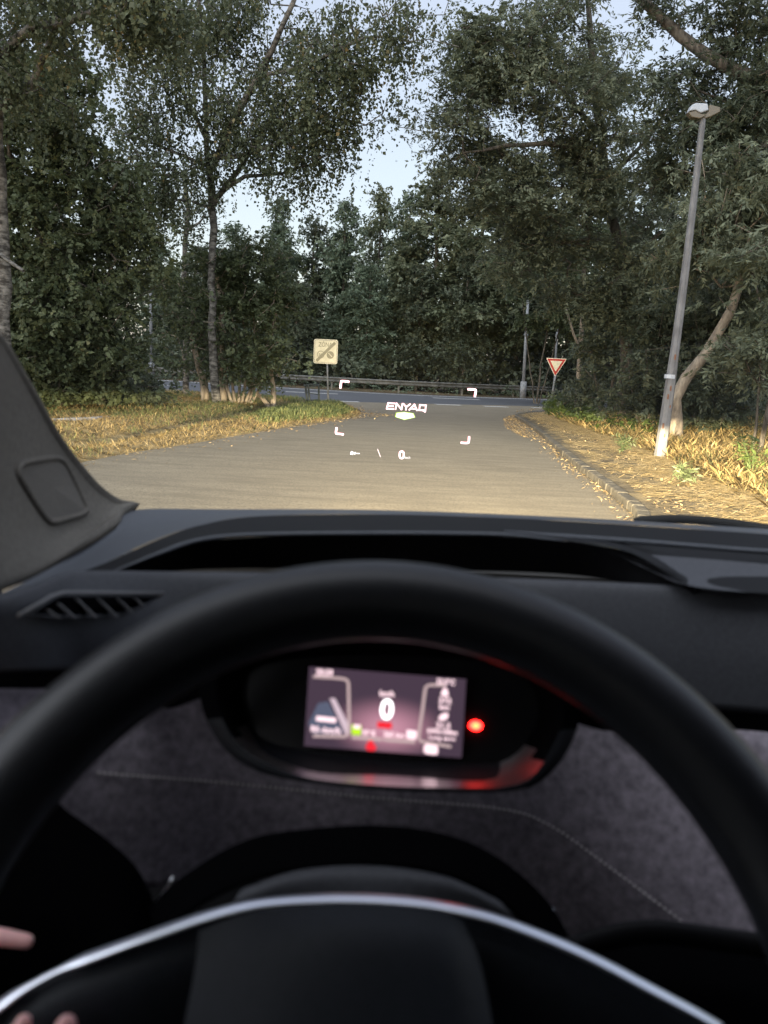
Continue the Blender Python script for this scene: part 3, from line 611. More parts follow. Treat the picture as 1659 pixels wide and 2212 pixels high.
# slim grey trunks right
for x1, x2, Y, r, lb in ((1247, 1262, 27, .085, 'slim grey trunk right of the give way sign'),):
    tree('slim_tree', [[GL(x1, 870, Y, r)]+LB((x1+3, 800, Y, r), (x2-3, 700, Y, r*.9), (x2+2, 560, Y, r*.7)), LB((x1+8, 760, Y, .05), (1232, 700, Y, .04), (1215, 640, Y, .03))], [lobe(1260, 540, 70, 60, Y, 50)],
         M['pale_bark'], M['L_dark'], 110, .4, .12, .06, lb, group='roadside trees')
# ---- wood beyond the main road
def far_tree(name, leafm, h, rw, nl, seed, L0=.21, per=60):
    t = empty(name, (0, 0, 0)); C = []
    for i in range(nl):
        f = (i+.5)/nl; zz = h*(.10+.86*f); rr = rw*(math.sin(math.pi*min(1, (f*.85+.18)))**.8)*random.uniform(.65, 1.1)
        for j in range(max(1, int(4*rr/rw+.5))):
            a = random.uniform(0, 6.28); d = rr*random.uniform(.25, .85); c = np.array([math.cos(a)*d, math.sin(a)*d, zz]); r = random.uniform(.7, 1.25)
            v = rng.normal(0, 1, (15, 3)); v /= np.linalg.norm(v, axis=1)[:, None]; C.append(c+v*r*np.array([1, 1, .65])*(.5+.5*rng.random((15, 1))))
    C = np.vstack(C); C[:, 2] = np.maximum(C[:, 2], .4)
    limbs = [[(Vector((0, 0, 0)), .2), (Vector((.1, 0, h*.35)), .16), (Vector((-.1, .1, h*.7)), .1), (Vector((0, 0, h*.95)), .03)]]
    link('trunk', grow(limbs, C, .9, .012), M['bark'], t, True); link('crown', leaves_mesh(C, per, .42, L0, L0*.6, droop=.5), leafm, t)
    return t
protos = [far_tree('wood_tree', M['L_far'], 14, 3.4, 17, 1), far_tree('wood_tree', M['L_far2'], 15, 4.0, 18, 2), far_tree('wood_tree', M['L_deep'], 12, 3.6, 15, 3)]
used = [False]*3
spots = [  # x, top y, distance, which, width factor, words
 (345, 520, 60, 0, 1.0, 'mid green tree beyond the road, behind the left lamp post'), (425, 520, 56, 2, 1.0, 'dark tree beyond the road, behind the slim birch'),
 (505, 470, 62, 0, .9, 'green tree beyond the road, right of the weeping birch trunk'), (600, 410, 57, 0, .75, 'narrow pointed tree beyond the road, above the bushy tree'),
 (672, 455, 60, 2, .85, 'dark tree beyond the road, above the left of the zone sign'), (735, 415, 56, 0, .85, 'tree beyond the road with thin top, above the zone sign'),
 (805, 385, 62, 1, .7, 'pointed tree beyond the road at the centre gap of sky'), (868, 395, 57, 0, .8, 'tree beyond the road just right of the centre gap of sky'),
 (930, 330, 54, 1, 1.0, 'tall pale green tree beyond the road, behind the locust edge'), (1020, 300, 52, 1, 1.1, 'large pale green tree beyond the road, behind the locust crown'),
 (1110, 330, 56, 0, 1.1, 'green tree beyond the road, behind the far lamp pole'), (1220, 300, 54, 2, 1.1, 'dark tree beyond the road, behind the give way sign'),
 (640, 600, 52, 2, .9, 'low dark tree beyond the road, just left of the zone sign'), (790, 560, 52, 0, .9, 'low spreading tree beyond the road with blue-green boughs'), (900, 560, 52, 2, .9, 'low dark tree beyond the road, right of centre'),
 (1000, 540, 50, 2, .8, 'low dark tree beyond the road, left of the far lamp pole'), (-60, 420, 58, 2, 1.1, 'dark tree beyond the road at far left'), (160, 470, 60, 0, 1.2, 'green tree beyond the road, behind the dense left tree'),
 (1420, 330, 40, 2, 1.1, 'dark tree in the wood behind the street lamp'), (1600, 200, 34, 2, 1.1, 'dark tree in the wood at far right'), (1330, 420, 34, 2, .8, 'dark tree in the wood behind the locust trunk'), (1500, 500, 27, 2, .6, 'dark tree in the wood behind the leaning trunk')]
HP = [14, 15, 12]
for i, (x, ty, Y, k, wf, words) in enumerate(spots):
    hgt = P(x, ty, Y).z; src = protos[k]
    if not used[k]: t = src; used[k] = True
    else:
        t = src.copy(); COL.objects.link(t)
        for c in src.children:
            d = c.copy(); COL.objects.link(d); d.parent = t
    p = P(x, 800, Y); s_ = hgt/HP[k]
    t.location = (p.x, Y, 0); t.scale = (max(.6, wf*s_*1.05), max(.6, wf*s_*1.05), s_); t.rotation_euler = (0, 0, i*1.7)
    tag(t, words, 'tree', 'trees of the wood beyond the road')
# the mass of wood further back and its undergrowth, one uncountable mass
Cw = []
for i in range(900):
    X = random.uniform(-55, 55); Y = random.uniform(62, 80)
    Cw.append((X, Y, random.uniform(.5, 8)))
for i in range(420):
    X = random.uniform(8, 34); Y = random.uniform(24, 44)
    if X > .32*Y+2: Cw.append((X, Y, random.uniform(.5, 9)))
for i in range(240):
    X = random.uniform(-34, -13); Y = random.uniform(16, 40)
    if X < -.40*Y-3: Cw.append((X, Y, random.uniform(.5, 10)))
for i in range(520):
    Cw.append((random.uniform(-34, 24), random.uniform(50, 60), random.uniform(.2, 2.4)))
Cw = np.array(Cw)
tag(link('far_wood', leaves_mesh(Cw, 75, .9, .32, .2, droop=.4), M['L_deep']), 'dark mass of wood behind the roadside trees', 'wood', kind='stuff')
fe = FE; idx = rng.integers(8, 52, 620); cc = fe[idx]+(fe[np.minimum(idx+1, 59)]-fe[idx])*rng.random(620)[:, None]
cc[:, 1] += .9+rng.random(620)*2.6; cc[:, 2] = .05+.42*rng.random(620)
tag(link('undergrowth', leaves_mesh(cc, 42, .26, .10, .06, droop=.2), M['L_far']), 'low brambles growing around the crash barrier beyond the road', 'undergrowth', kind='stuff')
cc = np.vstack([scatter([G(1185, 880), G(1185, 905), G(1260, 930), G(1345, 950), G(1350, 925), G(1260, 885)], 260), scatter([G(1345, 950), G(1350, 935), G(1420, 945), G(1420, 965)], 14)])
cc = np.column_stack([cc, .16+.22*rng.random(len(cc))])
tag(link('ground_cover', leaves_mesh(cc, 60, .14, .085, .055, droop=-.2), M['L_cover']), 'bright green leafy ground cover beside the right pavement', 'ground cover', kind='stuff')
# a few weeds at the right edge
def weed(x, y, h, lb, n=8, lm='L_cover'):
    b = G(x, y, .15); t = empty('weed', b, label=lb, cat='weed', group='weeds on the right verge'); st = MB(); C = []
    for i in range(n):
        a = random.uniform(0, 6.28); tip = b+Vector((math.cos(a)*h*.35, math.sin(a)*h*.35, h*random.uniform(.6, 1)))
        pts = cat([b, b+(tip-b)*.5+Vector((0, 0, h*.1)), tip], 6); st.tube(pts, np.linspace(.006, .002, 6), 4); C += [pts[k] for k in (2, 3, 4, 5, 5)]
    st.build('stem', M['grass'], t); link('foliage', leaves_mesh(np.array(C), 9, .05, .08, .022, droop=-.1), M[lm], t)
weed(1625, 1035, .55, 'leafy green weed in the straw at the right frame edge'); weed(1480, 1040, .2, 'low green weed in the straw right of the street lamp', 5, 'L_dark')
weed(1345, 975, .25, 'low green weed in the straw left of the street lamp', 7, 'L_dark'); weed(1640, 930, .7, 'tall fern-like weed at the edge of the right bushes', 9)

# ------------------------------------------------------------------ street furniture
def rrect(w_, h_, r, n=6):
    out = []
    for cx, cz, a0 in ((w_/2-r, h_/2-r, 0), (-w_/2+r, h_/2-r, 90), (-w_/2+r, -h_/2+r, 180), (w_/2-r, -h_/2+r, 270)):
        for i in range(n+1):
            a = R(a0+90*i/n); out.append((cx+r*math.cos(a), cz+r*math.sin(a)))
    return out
# zone sign
b = G(709, 877); Ys = b.y; cz = P(703.5, 759.5, Ys); SW = 49.5*Ys/FPX*1.02
z = empty('zone_sign', b, label='square cream end-of-zone sign with a grey diagonal band on a thin grey post', cat='road sign')
MB().tube([b+Vector((0, .055, 0)), Vector((cz.x+.02, Ys+.055, cz.z+SW*.35))], .03, 10).build('post', M['galv'], z, True)
def onplate(pts, d, o0=None): return [Vector((cz.x+a, Ys-d, cz.z+c)) for a, c in pts]
MB().prism(onplate(rrect(SW, SW, .07), 0), (0, .012, 0)).build('plate', M['signback'], z)
pl_ = bpy.data.objects['plate']
def ring(outer, inner, d, name, m, par):
    n = len(outer); V = onplate(outer, d)+onplate(inner, d); F = [(i, (i+1) % n, n+(i+1) % n, n+i) for i in range(n)]
    return link(name, pymesh(V, F), m, par)
ring(rrect(SW*.94, SW*.94, .055), rrect(SW*.915, SW*.915, .05), .004, 'border', M['signink'], z)
link('face', pymesh(onplate(rrect(SW*.9, SW*.9, .045), .003), [tuple(range(28))]), M['signface'], z)
put_text('lettering', 'ZÓNA', Vector((cz.x-SW*.31, Ys-.006, cz.z+SW*.19)), (1, 0, 0), (0, 0, 1), SW*.58, SW*.24, M['signgrey'], z, .01)
def circ(cx, cy, r, n=28): return [(cx+r*math.cos(2*math.pi*i/n), cy+r*math.sin(2*math.pi*i/n)) for i in range(n)]
ring(circ(-SW*.20, -SW*.13, SW*.155), circ(-SW*.20, -SW*.13, SW*.13), .006, 'speed_limit_ring', M['signgrey'], z)
put_text('speed_limit_number', '30', Vector((cz.x-SW*.29, Ys-.0065, cz.z-SW*.19)), (1, 0, 0), (0, 0, 1), SW*.17, SW*.11, M['signgrey'], z, .02)
link('no_stopping_disc', pymesh(onplate(circ(SW*.20, -SW*.13, SW*.155), .006), [tuple(range(28))]), M['signgrey'], z)
def diag(a, b_, wd): 
    a = Vector((a[0], a[1])); b_ = Vector((b_[0], b_[1])); d = (b_-a).normalized(); n = Vector((-d.y, d.x))*wd/2; return [tuple(a-n), tuple(b_-n), tuple(b_+n), tuple(a+n)]
link('no_stopping_bar', pymesh(onplate(diag((SW*.12, -SW*.05), (SW*.28, -SW*.21), SW*.03), .008), [(0, 1, 2, 3)]), M['signface'], z)
link('cancel_band', pymesh(onplate(diag((-SW*.375, -SW*.40), (SW*.385, SW*.38), SW*.115), .010), [(0, 1, 2, 3)]), M['signgrey'], z)
# give way sign
Yg = 35.0; a_ = P(1181, 774, Yg); b_ = P(1222.5, 776, Yg); c_ = P(1200, 812, Yg); ctr = (a_+b_+c_)/3; foot = Vector((P(1190, 868, Yg).x-.02, Yg+.04, 0))
gw = empty('give_way_sign', foot, label='red and cream triangular give way sign on a grey post', cat='road sign')
MB().tube([foot, Vector((ctr.x+.10, Yg+.04, ctr.z+.25))], .045, 10).build('post', M['galv'], gw, True)
def tri(s_, d, rr=.0):
    side = .93*s_; h = side*.866; vs = [Vector((-side/2, 0, h/3)), Vector((side/2, 0, h/3)), Vector((0, 0, -2*h/3))]; out = []
    for i in range(3):
        p, q, r_ = vs[i], vs[i-1], vs[(i+1) % 3]
        for t in np.linspace(0, 1, 6):
            A = p+(q-p).normalized()*rr; B = p+(r_-p).normalized()*rr; m_ = A*(1-t)**2+p*2*t*(1-t)+B*t*t; out.append(ctr+m_+Vector((0, -d, 0)))
    return out
MB().prism(tri(1.0, 0, .07), (0, .012, 0)).build('plate', M['signback'], gw)
link('red_border', pymesh(tri(.90, .005, .03), [tuple(range(18))]), M['red'], gw)
link('face', pymesh(tri(.58, .010, .01), [tuple(range(18))]), M['signface'], gw)
# tree guard
def stake(x, y, xt, yt, b=None): return None
tg0 = G(676, 881); Yt = tg0.y
tg = empty('tree_guard', tg0, label='dark green steel tree guard of three posts and hoops beside the zone sign', cat='tree guard')
hh = 50*Yt/FPX*.98; rr = 14*Yt/FPX
angs = [200, 265, 330]; top = []
for k, a in enumerate((150, 250, 350)):
    bt = tg0+Vector((rr*.95*math.cos(R(a)), rr*.95*math.sin(R(a)), 0)); tp = tg0+Vector((rr*1.15*math.cos(R(a))-.07, rr*1.1*math.sin(R(a)), hh))
    MB().tube([bt, tp], .03, 8).build('post', M['guard'], tg)
for f, nm in ((.97, 'hoop'), (.62, 'hoop'), (.33, 'hoop')):
    pts = [tg0+Vector((rr*(.95+.2*f)*math.cos(t)-.07*f, rr*(.95+.15*f)*math.sin(t), hh*f+.03*math.sin(t*1+f*7))) for t in np.linspace(0, 2*np.pi, 28, endpoint=False)]
    MB().tube(pts, .012 if f < .9 else .02, 6, closed=True, cap=False).build(nm, M['guard'], tg)
# street lamp (right)
f0 = G(1425, 988, .10); Yl = f0.y
lp = empty('street_lamp', f0, label='tall grey street lamp with a flat white head beside the right pavement', cat='street lamp')
tp = P(1519, 250, Yl)
pts = [f0+(tp-f0)*t+Vector((.03*math.sin(math.pi*t), 0, 0)) for t in np.linspace(0, 1, 14)]
MB().tube(pts, np.interp(np.linspace(0, 1, 14), [0, .25, .26, 1], [.098, .085, .078, .045]), 8).build('pole', M['pole'], lp)
bd = f0+(tp-f0)*.245; MB().tube([bd, bd+(tp-f0)*.012], .092, 8).build('band', M['lampwhite'], lp)
hp = tp+Vector((0, 0, .06)); s_ = Yl/FPX*.86
prof = [(-38, 10), (-33, 24), (-24, 28), (2, 28), (6, 14), (-12, 7), (-24, 13)]
mbh = MB(); mbh.prism([hp+Vector((a*s_*1.0, -.10, c*s_-.10)) for a, c in prof], (0, .15, 0)); mbh.build('lamp_head', M['lampwhite'], lp, bevel=.015)
mbh = MB(); mbh.prism([hp+Vector((a*s_, -.08, c*s_-.10)) for a, c in [(-40, 8), (-24, 13), (-10, 7), (4, 4), (-10, -4), (-30, -2)]], (0, .12, 0)); mbh.build('lamp_glass', M['lampdark'], lp, bevel=.01)
mbh = MB(); mbh.prism([hp+Vector((a*s_, -.05, c*s_-.10)) for a, c in [(10, 28), (34, 24), (36, 14), (14, 2), (2, -2), (-6, 3), (8, 12)]], (0, .14, 0)); mbh.build('lamp_arm', M['lampdark'], lp, bevel=.01)
rustm = noisy(mat('rust', (.12, .05, .03), .9), (.09, .04, .025), (.2, .1, .06), 30)
for t, a in ((.07, 0), (.16, .4), (.19, -.2), (.215, .1), (.31, .2), (.10, -.4)):
    c = f0+(tp-f0)*t; rr_ = .098-.05*t
    MB().box(c+Vector((rr_*math.sin(a), -rr_*math.cos(a)*.93, 0)), (.03, .012, random.uniform(.04, .10))).build('rust_patch', rustm, lp, bevel=.006)
# far lamp poles
def pole(x, yt, yb, x2, Y, r, lb, base=True, z0=0):
    a = P(x2, yb, Y); a = Vector((a.x, Y, 0)); t_ = P(x, yt, Y); o = empty('lamp_post', a, label=lb, cat='lamp post', group='lamp posts beyond the road')
    MB().tube([a, t_], [r, r*.7], 10).build('pole', M['galv'], o, True)
    if base: MB().tube([a, a+Vector((0, 0, 1.0))], r*1.9, 10).build('base', M['galv'], o, True)
    m_ = a+(t_-a)*.62; MB().tube([m_, m_+Vector((0, 0, .1))], r*1.3, 8).build('clamp', M['galv'], o)
    MB().tube([t_, t_+Vector((0, -.6, .3)), t_+Vector((0, -1.4, .35))], r*.6, 8).build('arm', M['galv'], o, True); MB().box(t_+Vector((0, -1.75, .35)), (.25, .7, .12)).build('lamp_head', M['lampwhite'], o, bevel=.03)
pole(323, 430, 778, 327, 50, .115, 'tall grey lamp post beyond the road, seen left of the slim birch')
pole(1141, 640, 829, 1131, 47, .10, 'grey lamp post with a stout foot beyond the road, left of the give way sign')
pole(1207, 640, 830, 1198, 49, .075, 'thin pole rising behind the give way sign', False)
# crash barrier beyond the road
gr = off(FE, -1.3); gr = gr[(gr[:, 0] > -40) & (gr[:, 0] < 30)]
gp = cat(gr, 60); g0 = Vector(gp[30]); g0.z = 0
g = empty('crash_barrier', g0, label='long weathered steel crash barrier along the far side of the main road', cat='crash barrier')
prof = [(-.00, .72), (-.05, .68), (-.05, .64), (0, .60), (.0, .55), (-.05, .51), (-.05, .47), (0, .43)]
V = []; F = []
for i, p in enumerate(gp):
    for a, c in prof: V.append((p[0], p[1]+a, c))
for i in range(len(gp)-1):
    for k in range(len(prof)-1): F.append((i*8+k, i*8+k+1, (i+1)*8+k+1, (i+1)*8+k))
o = link('rail', pymesh(V, F), M['rail'], g); md = o.modifiers.new('thickness', 'SOLIDIFY'); md.thickness = .012
ss = np.r_[0, np.cumsum(np.linalg.norm(np.diff(gp, axis=0), axis=1))]
for t in np.arange(1, ss[-1], 4.0):
    p = [np.interp(t, ss, gp[:, k]) for k in range(2)]; MB().box((p[0], p[1]+.10, .34), (.10, .12, .68)).build('post', M['rail'], g)
# pale tube added at far left in place of a windscreen reflection
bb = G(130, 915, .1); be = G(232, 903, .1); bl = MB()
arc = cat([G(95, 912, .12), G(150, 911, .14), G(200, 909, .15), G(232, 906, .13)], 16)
bl.tube(arc, .075, 10, flat=.9); bar = bl.build('reflection_stand_in', M['galv'], None, True); tag(bar, 'low pale curved tube on the grass standing in for a windscreen reflection', 'reflection stand-in')
# ================================================================== THE CAR (camera sits inside)
car = empty('car', (.38, -.3, 0), label='dark car cabin seen from the driver seat, with steering wheel and lit instrument display', cat='car')
def PC(*a): return [P(*q) for q in a]
def PF(*a): return [P(x, y, Y+float(np.interp(x, [-120, 100, 190, 430, 1200, 1720], [.03, .04, .06, .10, .10, .09]))) for x, y, Y in a]
# --- body and cabin shell
XL, XR = -.50, 1.26
body = MB()
def quad(*p): body.add(p, [(0, 1, 2, 3)])
V, F = loft([[Vector((XL, 1.22, 1.02)), Vector((.38, 1.30, 1.05)), Vector((XR, 1.22, 1.02))], [Vector((XL, 1.7, .96)), Vector((.38, 1.75, 1.0)), Vector((XR, 1.7, .96))],
             [Vector((XL+.05, 2.2, .84)), Vector((.38, 2.3, .89)), Vector((XR-.05, 2.2, .84))]], 20, 12)
hood = link('hood', npmesh(V, F), M['paintwork'], car, True); hood.modifiers.new('t', 'SOLIDIFY').thickness = .02
body.box((.38, 2.28, .55), (1.66, .10, .42)); body.box((XL-.02, 1.6, .58), (.05, 1.4, .62)); body.box((XR+.02, 1.6, .58), (.05, 1.4, .62))
body.box((XL-.03, -.7, .68), (.05, 3.1, .8)); body.box((XR+.03, -.7, .68), (.05, 3.1, .8))
body.build('body', M['paintwork'], car, bevel=.02)
lin = MB()
lin.box((XL+.02, -.7, .70), (.04, 3.2, .78)); lin.box((XR-.02, -.7, .70), (.04, 3.2, .78)); lin.box((.38, -.6, .30), (1.8, 3.6, .03)); lin.box((.38, -2.2, .9), (1.8, .05, 1.3)); lin.box((.38, 1.12, .70), (1.72, .03, .72))
lin.box((XL+.05, -1.05, 1.34), (.05, 2.3, .52)); lin.box((XR-.05, -1.05, 1.34), (.05, 2.3, .52))  # unseen boxes added over the side windows to keep the cabin dark
lin.build('lining_and_window_block', M['lining'], car)
rf = MB(); rf.box((.38, -.95, 1.615), (1.55, 2.6, .05)); rf.build('roof', M['lining'], car, bevel=.01)
# right pillar (out of frame) and windscreen
sheet('pillar_trim', [[Vector((XR, 1.25, 1.08)), Vector((XR-.12, .35, 1.60))], [Vector((XR-.10, 1.22, 1.10)), Vector((XR-.2, .35, 1.60))]], M['pillar'], car, 8, thick=.02)
sheet('windscreen', [[Vector((XL+.04, 1.10, 1.13)), Vector((-.1, 1.24, 1.10)), Vector((.38, 1.28, 1.10)), Vector((.9, 1.24, 1.10)), Vector((XR-.02, 1.10, 1.13))],
                     [Vector((XL+.12, .36, 1.575)), Vector((-.05, .42, 1.60)), Vector((.38, .44, 1.60)), Vector((.8, .42, 1.60)), Vector((XR-.12, .36, 1.575))]], M['glass'], car, 30, 20)
# --- left windscreen pillar with tweeter
A_ = PC((-120, 560, .60), (-30, 712, .70), (0, 755, .73), (60, 850, .79), (110, 930, .84), (160, 1003, .90), (205, 1053, .95), (248, 1087, .99), (292, 1103, 1.02))
A2 = PC((-160, 590, .57), (-60, 735, .67), (-28, 775, .70), (34, 868, .765), (86, 948, .82), (138, 1022, .875), (184, 1070, .925), (232, 1103, .965), (284, 1108, 1.0))
B_ = PC((-330, 800, .44), (-200, 930, .51), (-130, 1000, .55), (-40, 1090, .63), (20, 1120, .68), (90, 1150, .75), (140, 1155, .81), (200, 1155, .87), (270, 1118, .96))
C_ = PC((-420, 1100, .40), (-300, 1220, .44), (-220, 1290, .46), (-100, 1300, .51), (-30, 1288, .56), (40, 1262, .62), (100, 1235, .68), (170, 1198, .76), (262, 1136, .90))
A0 = PC((-110, 545, .66), (-20, 700, .76), (10, 745, .79), (70, 842, .85), (119, 922, .90), (168, 995, .96), (211, 1046, 1.01), (253, 1081, 1.05), (294, 1098, 1.07))
pil = sheet('pillar_trim', [A_, A2, B_, C_], M['pillar'], car, 60, 30, thick=.012)
sheet('pillar_seal', [A0, A_], M['rubber'], car, 60, 3)
gq = [(42, 1008), (54, 1000), (85, 994), (112, 990), (128, 992), (140, 1002), (162, 1045), (180, 1085), (187, 1100), (178, 1110), (140, 1121), (115, 1127), (100, 1120), (72, 1080), (48, 1040), (38, 1020)]
def on_pillar(x, y):                      # point on the pillar sheet under a sight line
    dg = bpy.context.evaluated_depsgraph_get(); ev = pil.evaluated_get(dg); d = ray(x, y).normalized(); o = Vector((0, 0, CAM_H))
    mi = ev.matrix_world.inverted(); ok, loc, nr, _ = ev.ray_cast(mi @ o, mi.to_3x3() @ d)
    return (ev.matrix_world @ loc, nr) if ok else (P(x, y, .8), Vector((0, -1, 0)))
bpy.context.view_layer.update()
gp_ = [on_pillar(x, y) for x, y in gq]
cen = sum((p for p, n in gp_), Vector())/len(gp_); cdir = (Vector((0, 0, CAM_H))-cen).normalized()
rim_pts = cat([p+cdir*.004 for p, n in gp_]+[gp_[0][0]+cdir*.004], 60)[:-1]
MB().tube(rim_pts, .0035, 8, closed=True, cap=False).build('speaker_rim', M['pillar'], pil, True)
rows = [cen+(Vector(p)-cen)*f+cdir*(.001 if f > .9 else .003) for f in (.97, .5, .02) for p in rim_pts]; n = len(rim_pts)
link('speaker_grille', pymesh(rows, [(i*n+k, i*n+(k+1) % n, (i+1)*n+(k+1) % n, (i+1)*n+k) for i in range(2) for k in range(n)]), M['grille'], pil, True)

# --- dashboard
dash_far = PC((-120, 1316, .42), (0, 1281, .52), (100, 1232, .63), (180, 1188, .73), (250, 1142, .86), (290, 1102, 1.0), (480, 1100, 1.03), (829, 1102, 1.05), (1200, 1116, 1.05), (1480, 1132, 1.03), (1720, 1147, 1.0))
dash_f2 = PC((-120, 1322, .42), (0, 1287, .515), (95, 1245, .61), (165, 1208, .70), (225, 1175, .78), (300, 1140, .87), (480, 1112, .95), (829, 1107, .98), (1200, 1121, .98), (1480, 1138, .96), (1720, 1154, .94))
lip_o = PC((-120, 1330, .42), (0, 1296, .51), (90, 1265, .58), (170, 1237, .64), (230, 1215, .68), (320, 1172, .75), (430, 1135, .82), (560, 1115, .86), (829, 1111, .90), (1200, 1124, .91), (1720, 1158, .88))
dash = sheet('dashboard', [dash_far, dash_f2, lip_o], M['plastic_lit'], car, 90, 16)
lip_b = PC((60, 1290, .55), (170, 1252, .60), (250, 1232, .63), (340, 1198, .66), (430, 1168, .69), (560, 1155, .71), (829, 1152, .72), (1100, 1155, .72), (1210, 1166, .72), (1330, 1184, .715), (1400, 1212, .70), (1480, 1262, .67), (1560, 1276, .66), (1720, 1284, .66))
lip_o2 = PC((60, 1275, .565), (170, 1237, .64), (250, 1207, .69), (340, 1166, .76), (430, 1135, .82), (560, 1115, .86), (829, 1111, .90), (1100, 1119, .91), (1210, 1125, .91), (1330, 1132, .905), (1400, 1137, .90), (1480, 1142, .895), (1560, 1147, .89), (1720, 1158, .88))
sheet('recess_wall', [lip_o2, lip_b], M['black'], dash, 90, 4)
MB().tube(cat(PC((225, 1243, .625), (340, 1197, .655), (430, 1167, .685), (560, 1155, .705), (829, 1152, .715), (1000, 1153, .716), (1100, 1156, .716), (1170, 1163, .714), (1215, 1168, .712)), 60), np.interp(np.linspace(0, 1, 60), [0, .15, .85, 1], [.0008, .0022, .0022, .0008]), 8).build('recess_lip', M['plastic_lit'], dash, True)
MB().tube(cat(PC((1090, 1147, .74), (1200, 1158, .75), (1400, 1172, .76), (1600, 1188, .76), (1720, 1196, .76)), 40), np.interp(np.linspace(0, 1, 40), [0, .2, 1], [.0008, .003, .003]), 8).build('recess_lip', M['plastic_lit'], dash, True)
# well floor and back (deep black opening for the head-up projector)
sheet('projector_well', [PC((60, 1292, .55), (250, 1234, .63), (430, 1170, .69), (829, 1155, .72), (1210, 1168, .72), (1400, 1214, .70), (1500, 1270, .67)),
                         PC((60, 1310, .60), (250, 1260, .66), (430, 1230, .72), (829, 1230, .74), (1210, 1240, .74), (1400, 1270, .70), (1500, 1290, .68))], M['black'], dash, 60, 3)
# right hand upper shelf panel (dark grey) between the recess and its right end
sheet('upper_shelf', [PC((1215, 1166, .735), (1290, 1178, .735), (1400, 1197, .74), (1560, 1210, .74), (1720, 1224, .74)), PC((1262, 1180, .725), (1350, 1204, .715), (1420, 1234, .70), (1580, 1250, .70), (1720, 1258, .70)), PC((1330, 1200, .71), (1405, 1232, .695), (1475, 1262, .67), (1600, 1278, .66), (1720, 1285, .66))], M['plastic'], dash, 40, 12)
# upper front panel, rolls from the ledge down towards the driver
ledge = PC((-120, 1300, .47), (0, 1294, .50), (75, 1272, .535), (135, 1250, .57), (190, 1244, .60), (400, 1245, .66), (829, 1250, .69), (1110, 1259, .69), (1480, 1275, .69), (1720, 1289, .69))
led2 = PC((-120, 1315, .465), (0, 1306, .49), (75, 1284, .525), (135, 1262, .56), (190, 1254, .59), (400, 1255, .65), (829, 1261, .68), (1110, 1270, .68), (1480, 1287, .68), (1720, 1301, .68))
fr = PF((-120, 1450, .44), (0, 1446, .455), (75, 1446, .47), (135, 1446, .49), (190, 1448, .50), (400, 1455, .53), (829, 1475, .55), (1110, 1500, .555), (1480, 1525, .56), (1720, 1545, .56))
led15 = PC((-120, 1380, .46), (0, 1375, .49), (75, 1365, .51), (135, 1355, .54), (190, 1352, .56), (400, 1352, .635), (829, 1361, .665), (1110, 1380, .665), (1480, 1400, .665), (1720, 1418, .66))
up = sheet('upper_panel', [ledge, led2, led15, fr], M['plastic'], car, 80, 24, thick=.004)
tag(up, 'dark grey upper dash panel behind the wheel')
# black gap strip and fabric band
sheet('gap_strip', [PF((-120, 1448, .45), (190, 1446, .51), (829, 1473, .56), (1480, 1523, .57), (1720, 1543, .57)), PF((-120, 1496, .45), (190, 1494, .51), (829, 1520, .56), (1480, 1572, .57), (1720, 1592, .57))], M['black'], car, 50, 3)
fb0 = PF((-120, 1490, .44), (190, 1490, .50), (430, 1496, .52), (829, 1512, .54), (1200, 1545, .55), (1480, 1568, .55), (1720, 1588, .55))
fb1 = PF((-120, 1660, .42), (215, 1667, .475), (500, 1690, .50), (829, 1723, .505), (1080, 1745, .515), (1185, 1780, .515), (1300, 1860, .50), (1490, 2002, .47), (1640, 2120, .45))
fb2 = PF((-120, 1900, .43), (215, 1920, .46), (500, 1900, .49), (829, 1890, .505), (1040, 1920, .515), (1130, 1980, .51), (1230, 2060, .50), (1400, 2180, .48), (1540, 2270, .46))
fb = sheet('fabric_panel', [fb0, fb1, fb2], M['fabric'], car, 70, 26, thick=.004); 
# upper right corner of the band reaches further right than its stitched edge
sheet('fabric_panel', [PF((1480, 1568, .551), (1600, 1578, .551), (1760, 1592, .551)), PF((1500, 1800, .50), (1640, 1820, .50), (1800, 1830, .50)), PF((1500, 2005, .468), (1660, 2012, .466), (1820, 2020, .466))], M['fabric'], car, 20, 14)
st = cat(PF((215, 1666, .473), (500, 1689, .498), (829, 1722, .503), (1080, 1744, .513), (1185, 1779, .513), (1300, 1859, .498), (1490, 2001, .468)), 230)
ms = MB()
for i in range(0, 228, 2): ms.tube([st[i]+np.array((0, -.004, .001)), st[i]+(st[i+1]-st[i])*.95+np.array((0, -.004, .001))], .0010, 5)
ms.build('stitching', M['thread'], fb)
# --- side air vent on the left
M['hoodblack'] = mat('hood black', (.0022, .0022, .0026), 1.0, .0)
M['ventgrey'] = mat('vent grey', (.16, .16, .165), .6, .4)
vo = [(62, 1328), (108, 1296), (132, 1286), (345, 1287), (326, 1300), (268, 1326), (210, 1332), (120, 1334)]
bpy.context.view_layer.update()
def on_panel(x, y, lift=.0):
    ev = up.evaluated_get(bpy.context.evaluated_depsgraph_get()); d = ray(x, y).normalized(); o = Vector((0, 0, CAM_H)); ok, loc, nr, _ = ev.ray_cast(o-up.matrix_world.translation if False else up.matrix_world.inverted() @ o, d)
    return (up.matrix_world @ loc if ok else P(x, y, .52))-d*lift
vp_ = [on_panel(x, y, .012) for x, y in vo]; n = len(vp_)
vent = link('air_vent', pymesh(vp_, [tuple(range(n))]), M['hoodblack'], car)
MB().tube(vp_, .0016, 6, closed=True, cap=False).build('vent_rim', M['plastic'], vent, True)
MB().tube([on_panel(*q, .014) for q in ((40, 1330), (112, 1288), (140, 1280), (354, 1281), (340, 1292))], .0014, 6).build('vent_rim', M['ventgrey'], vent, True)
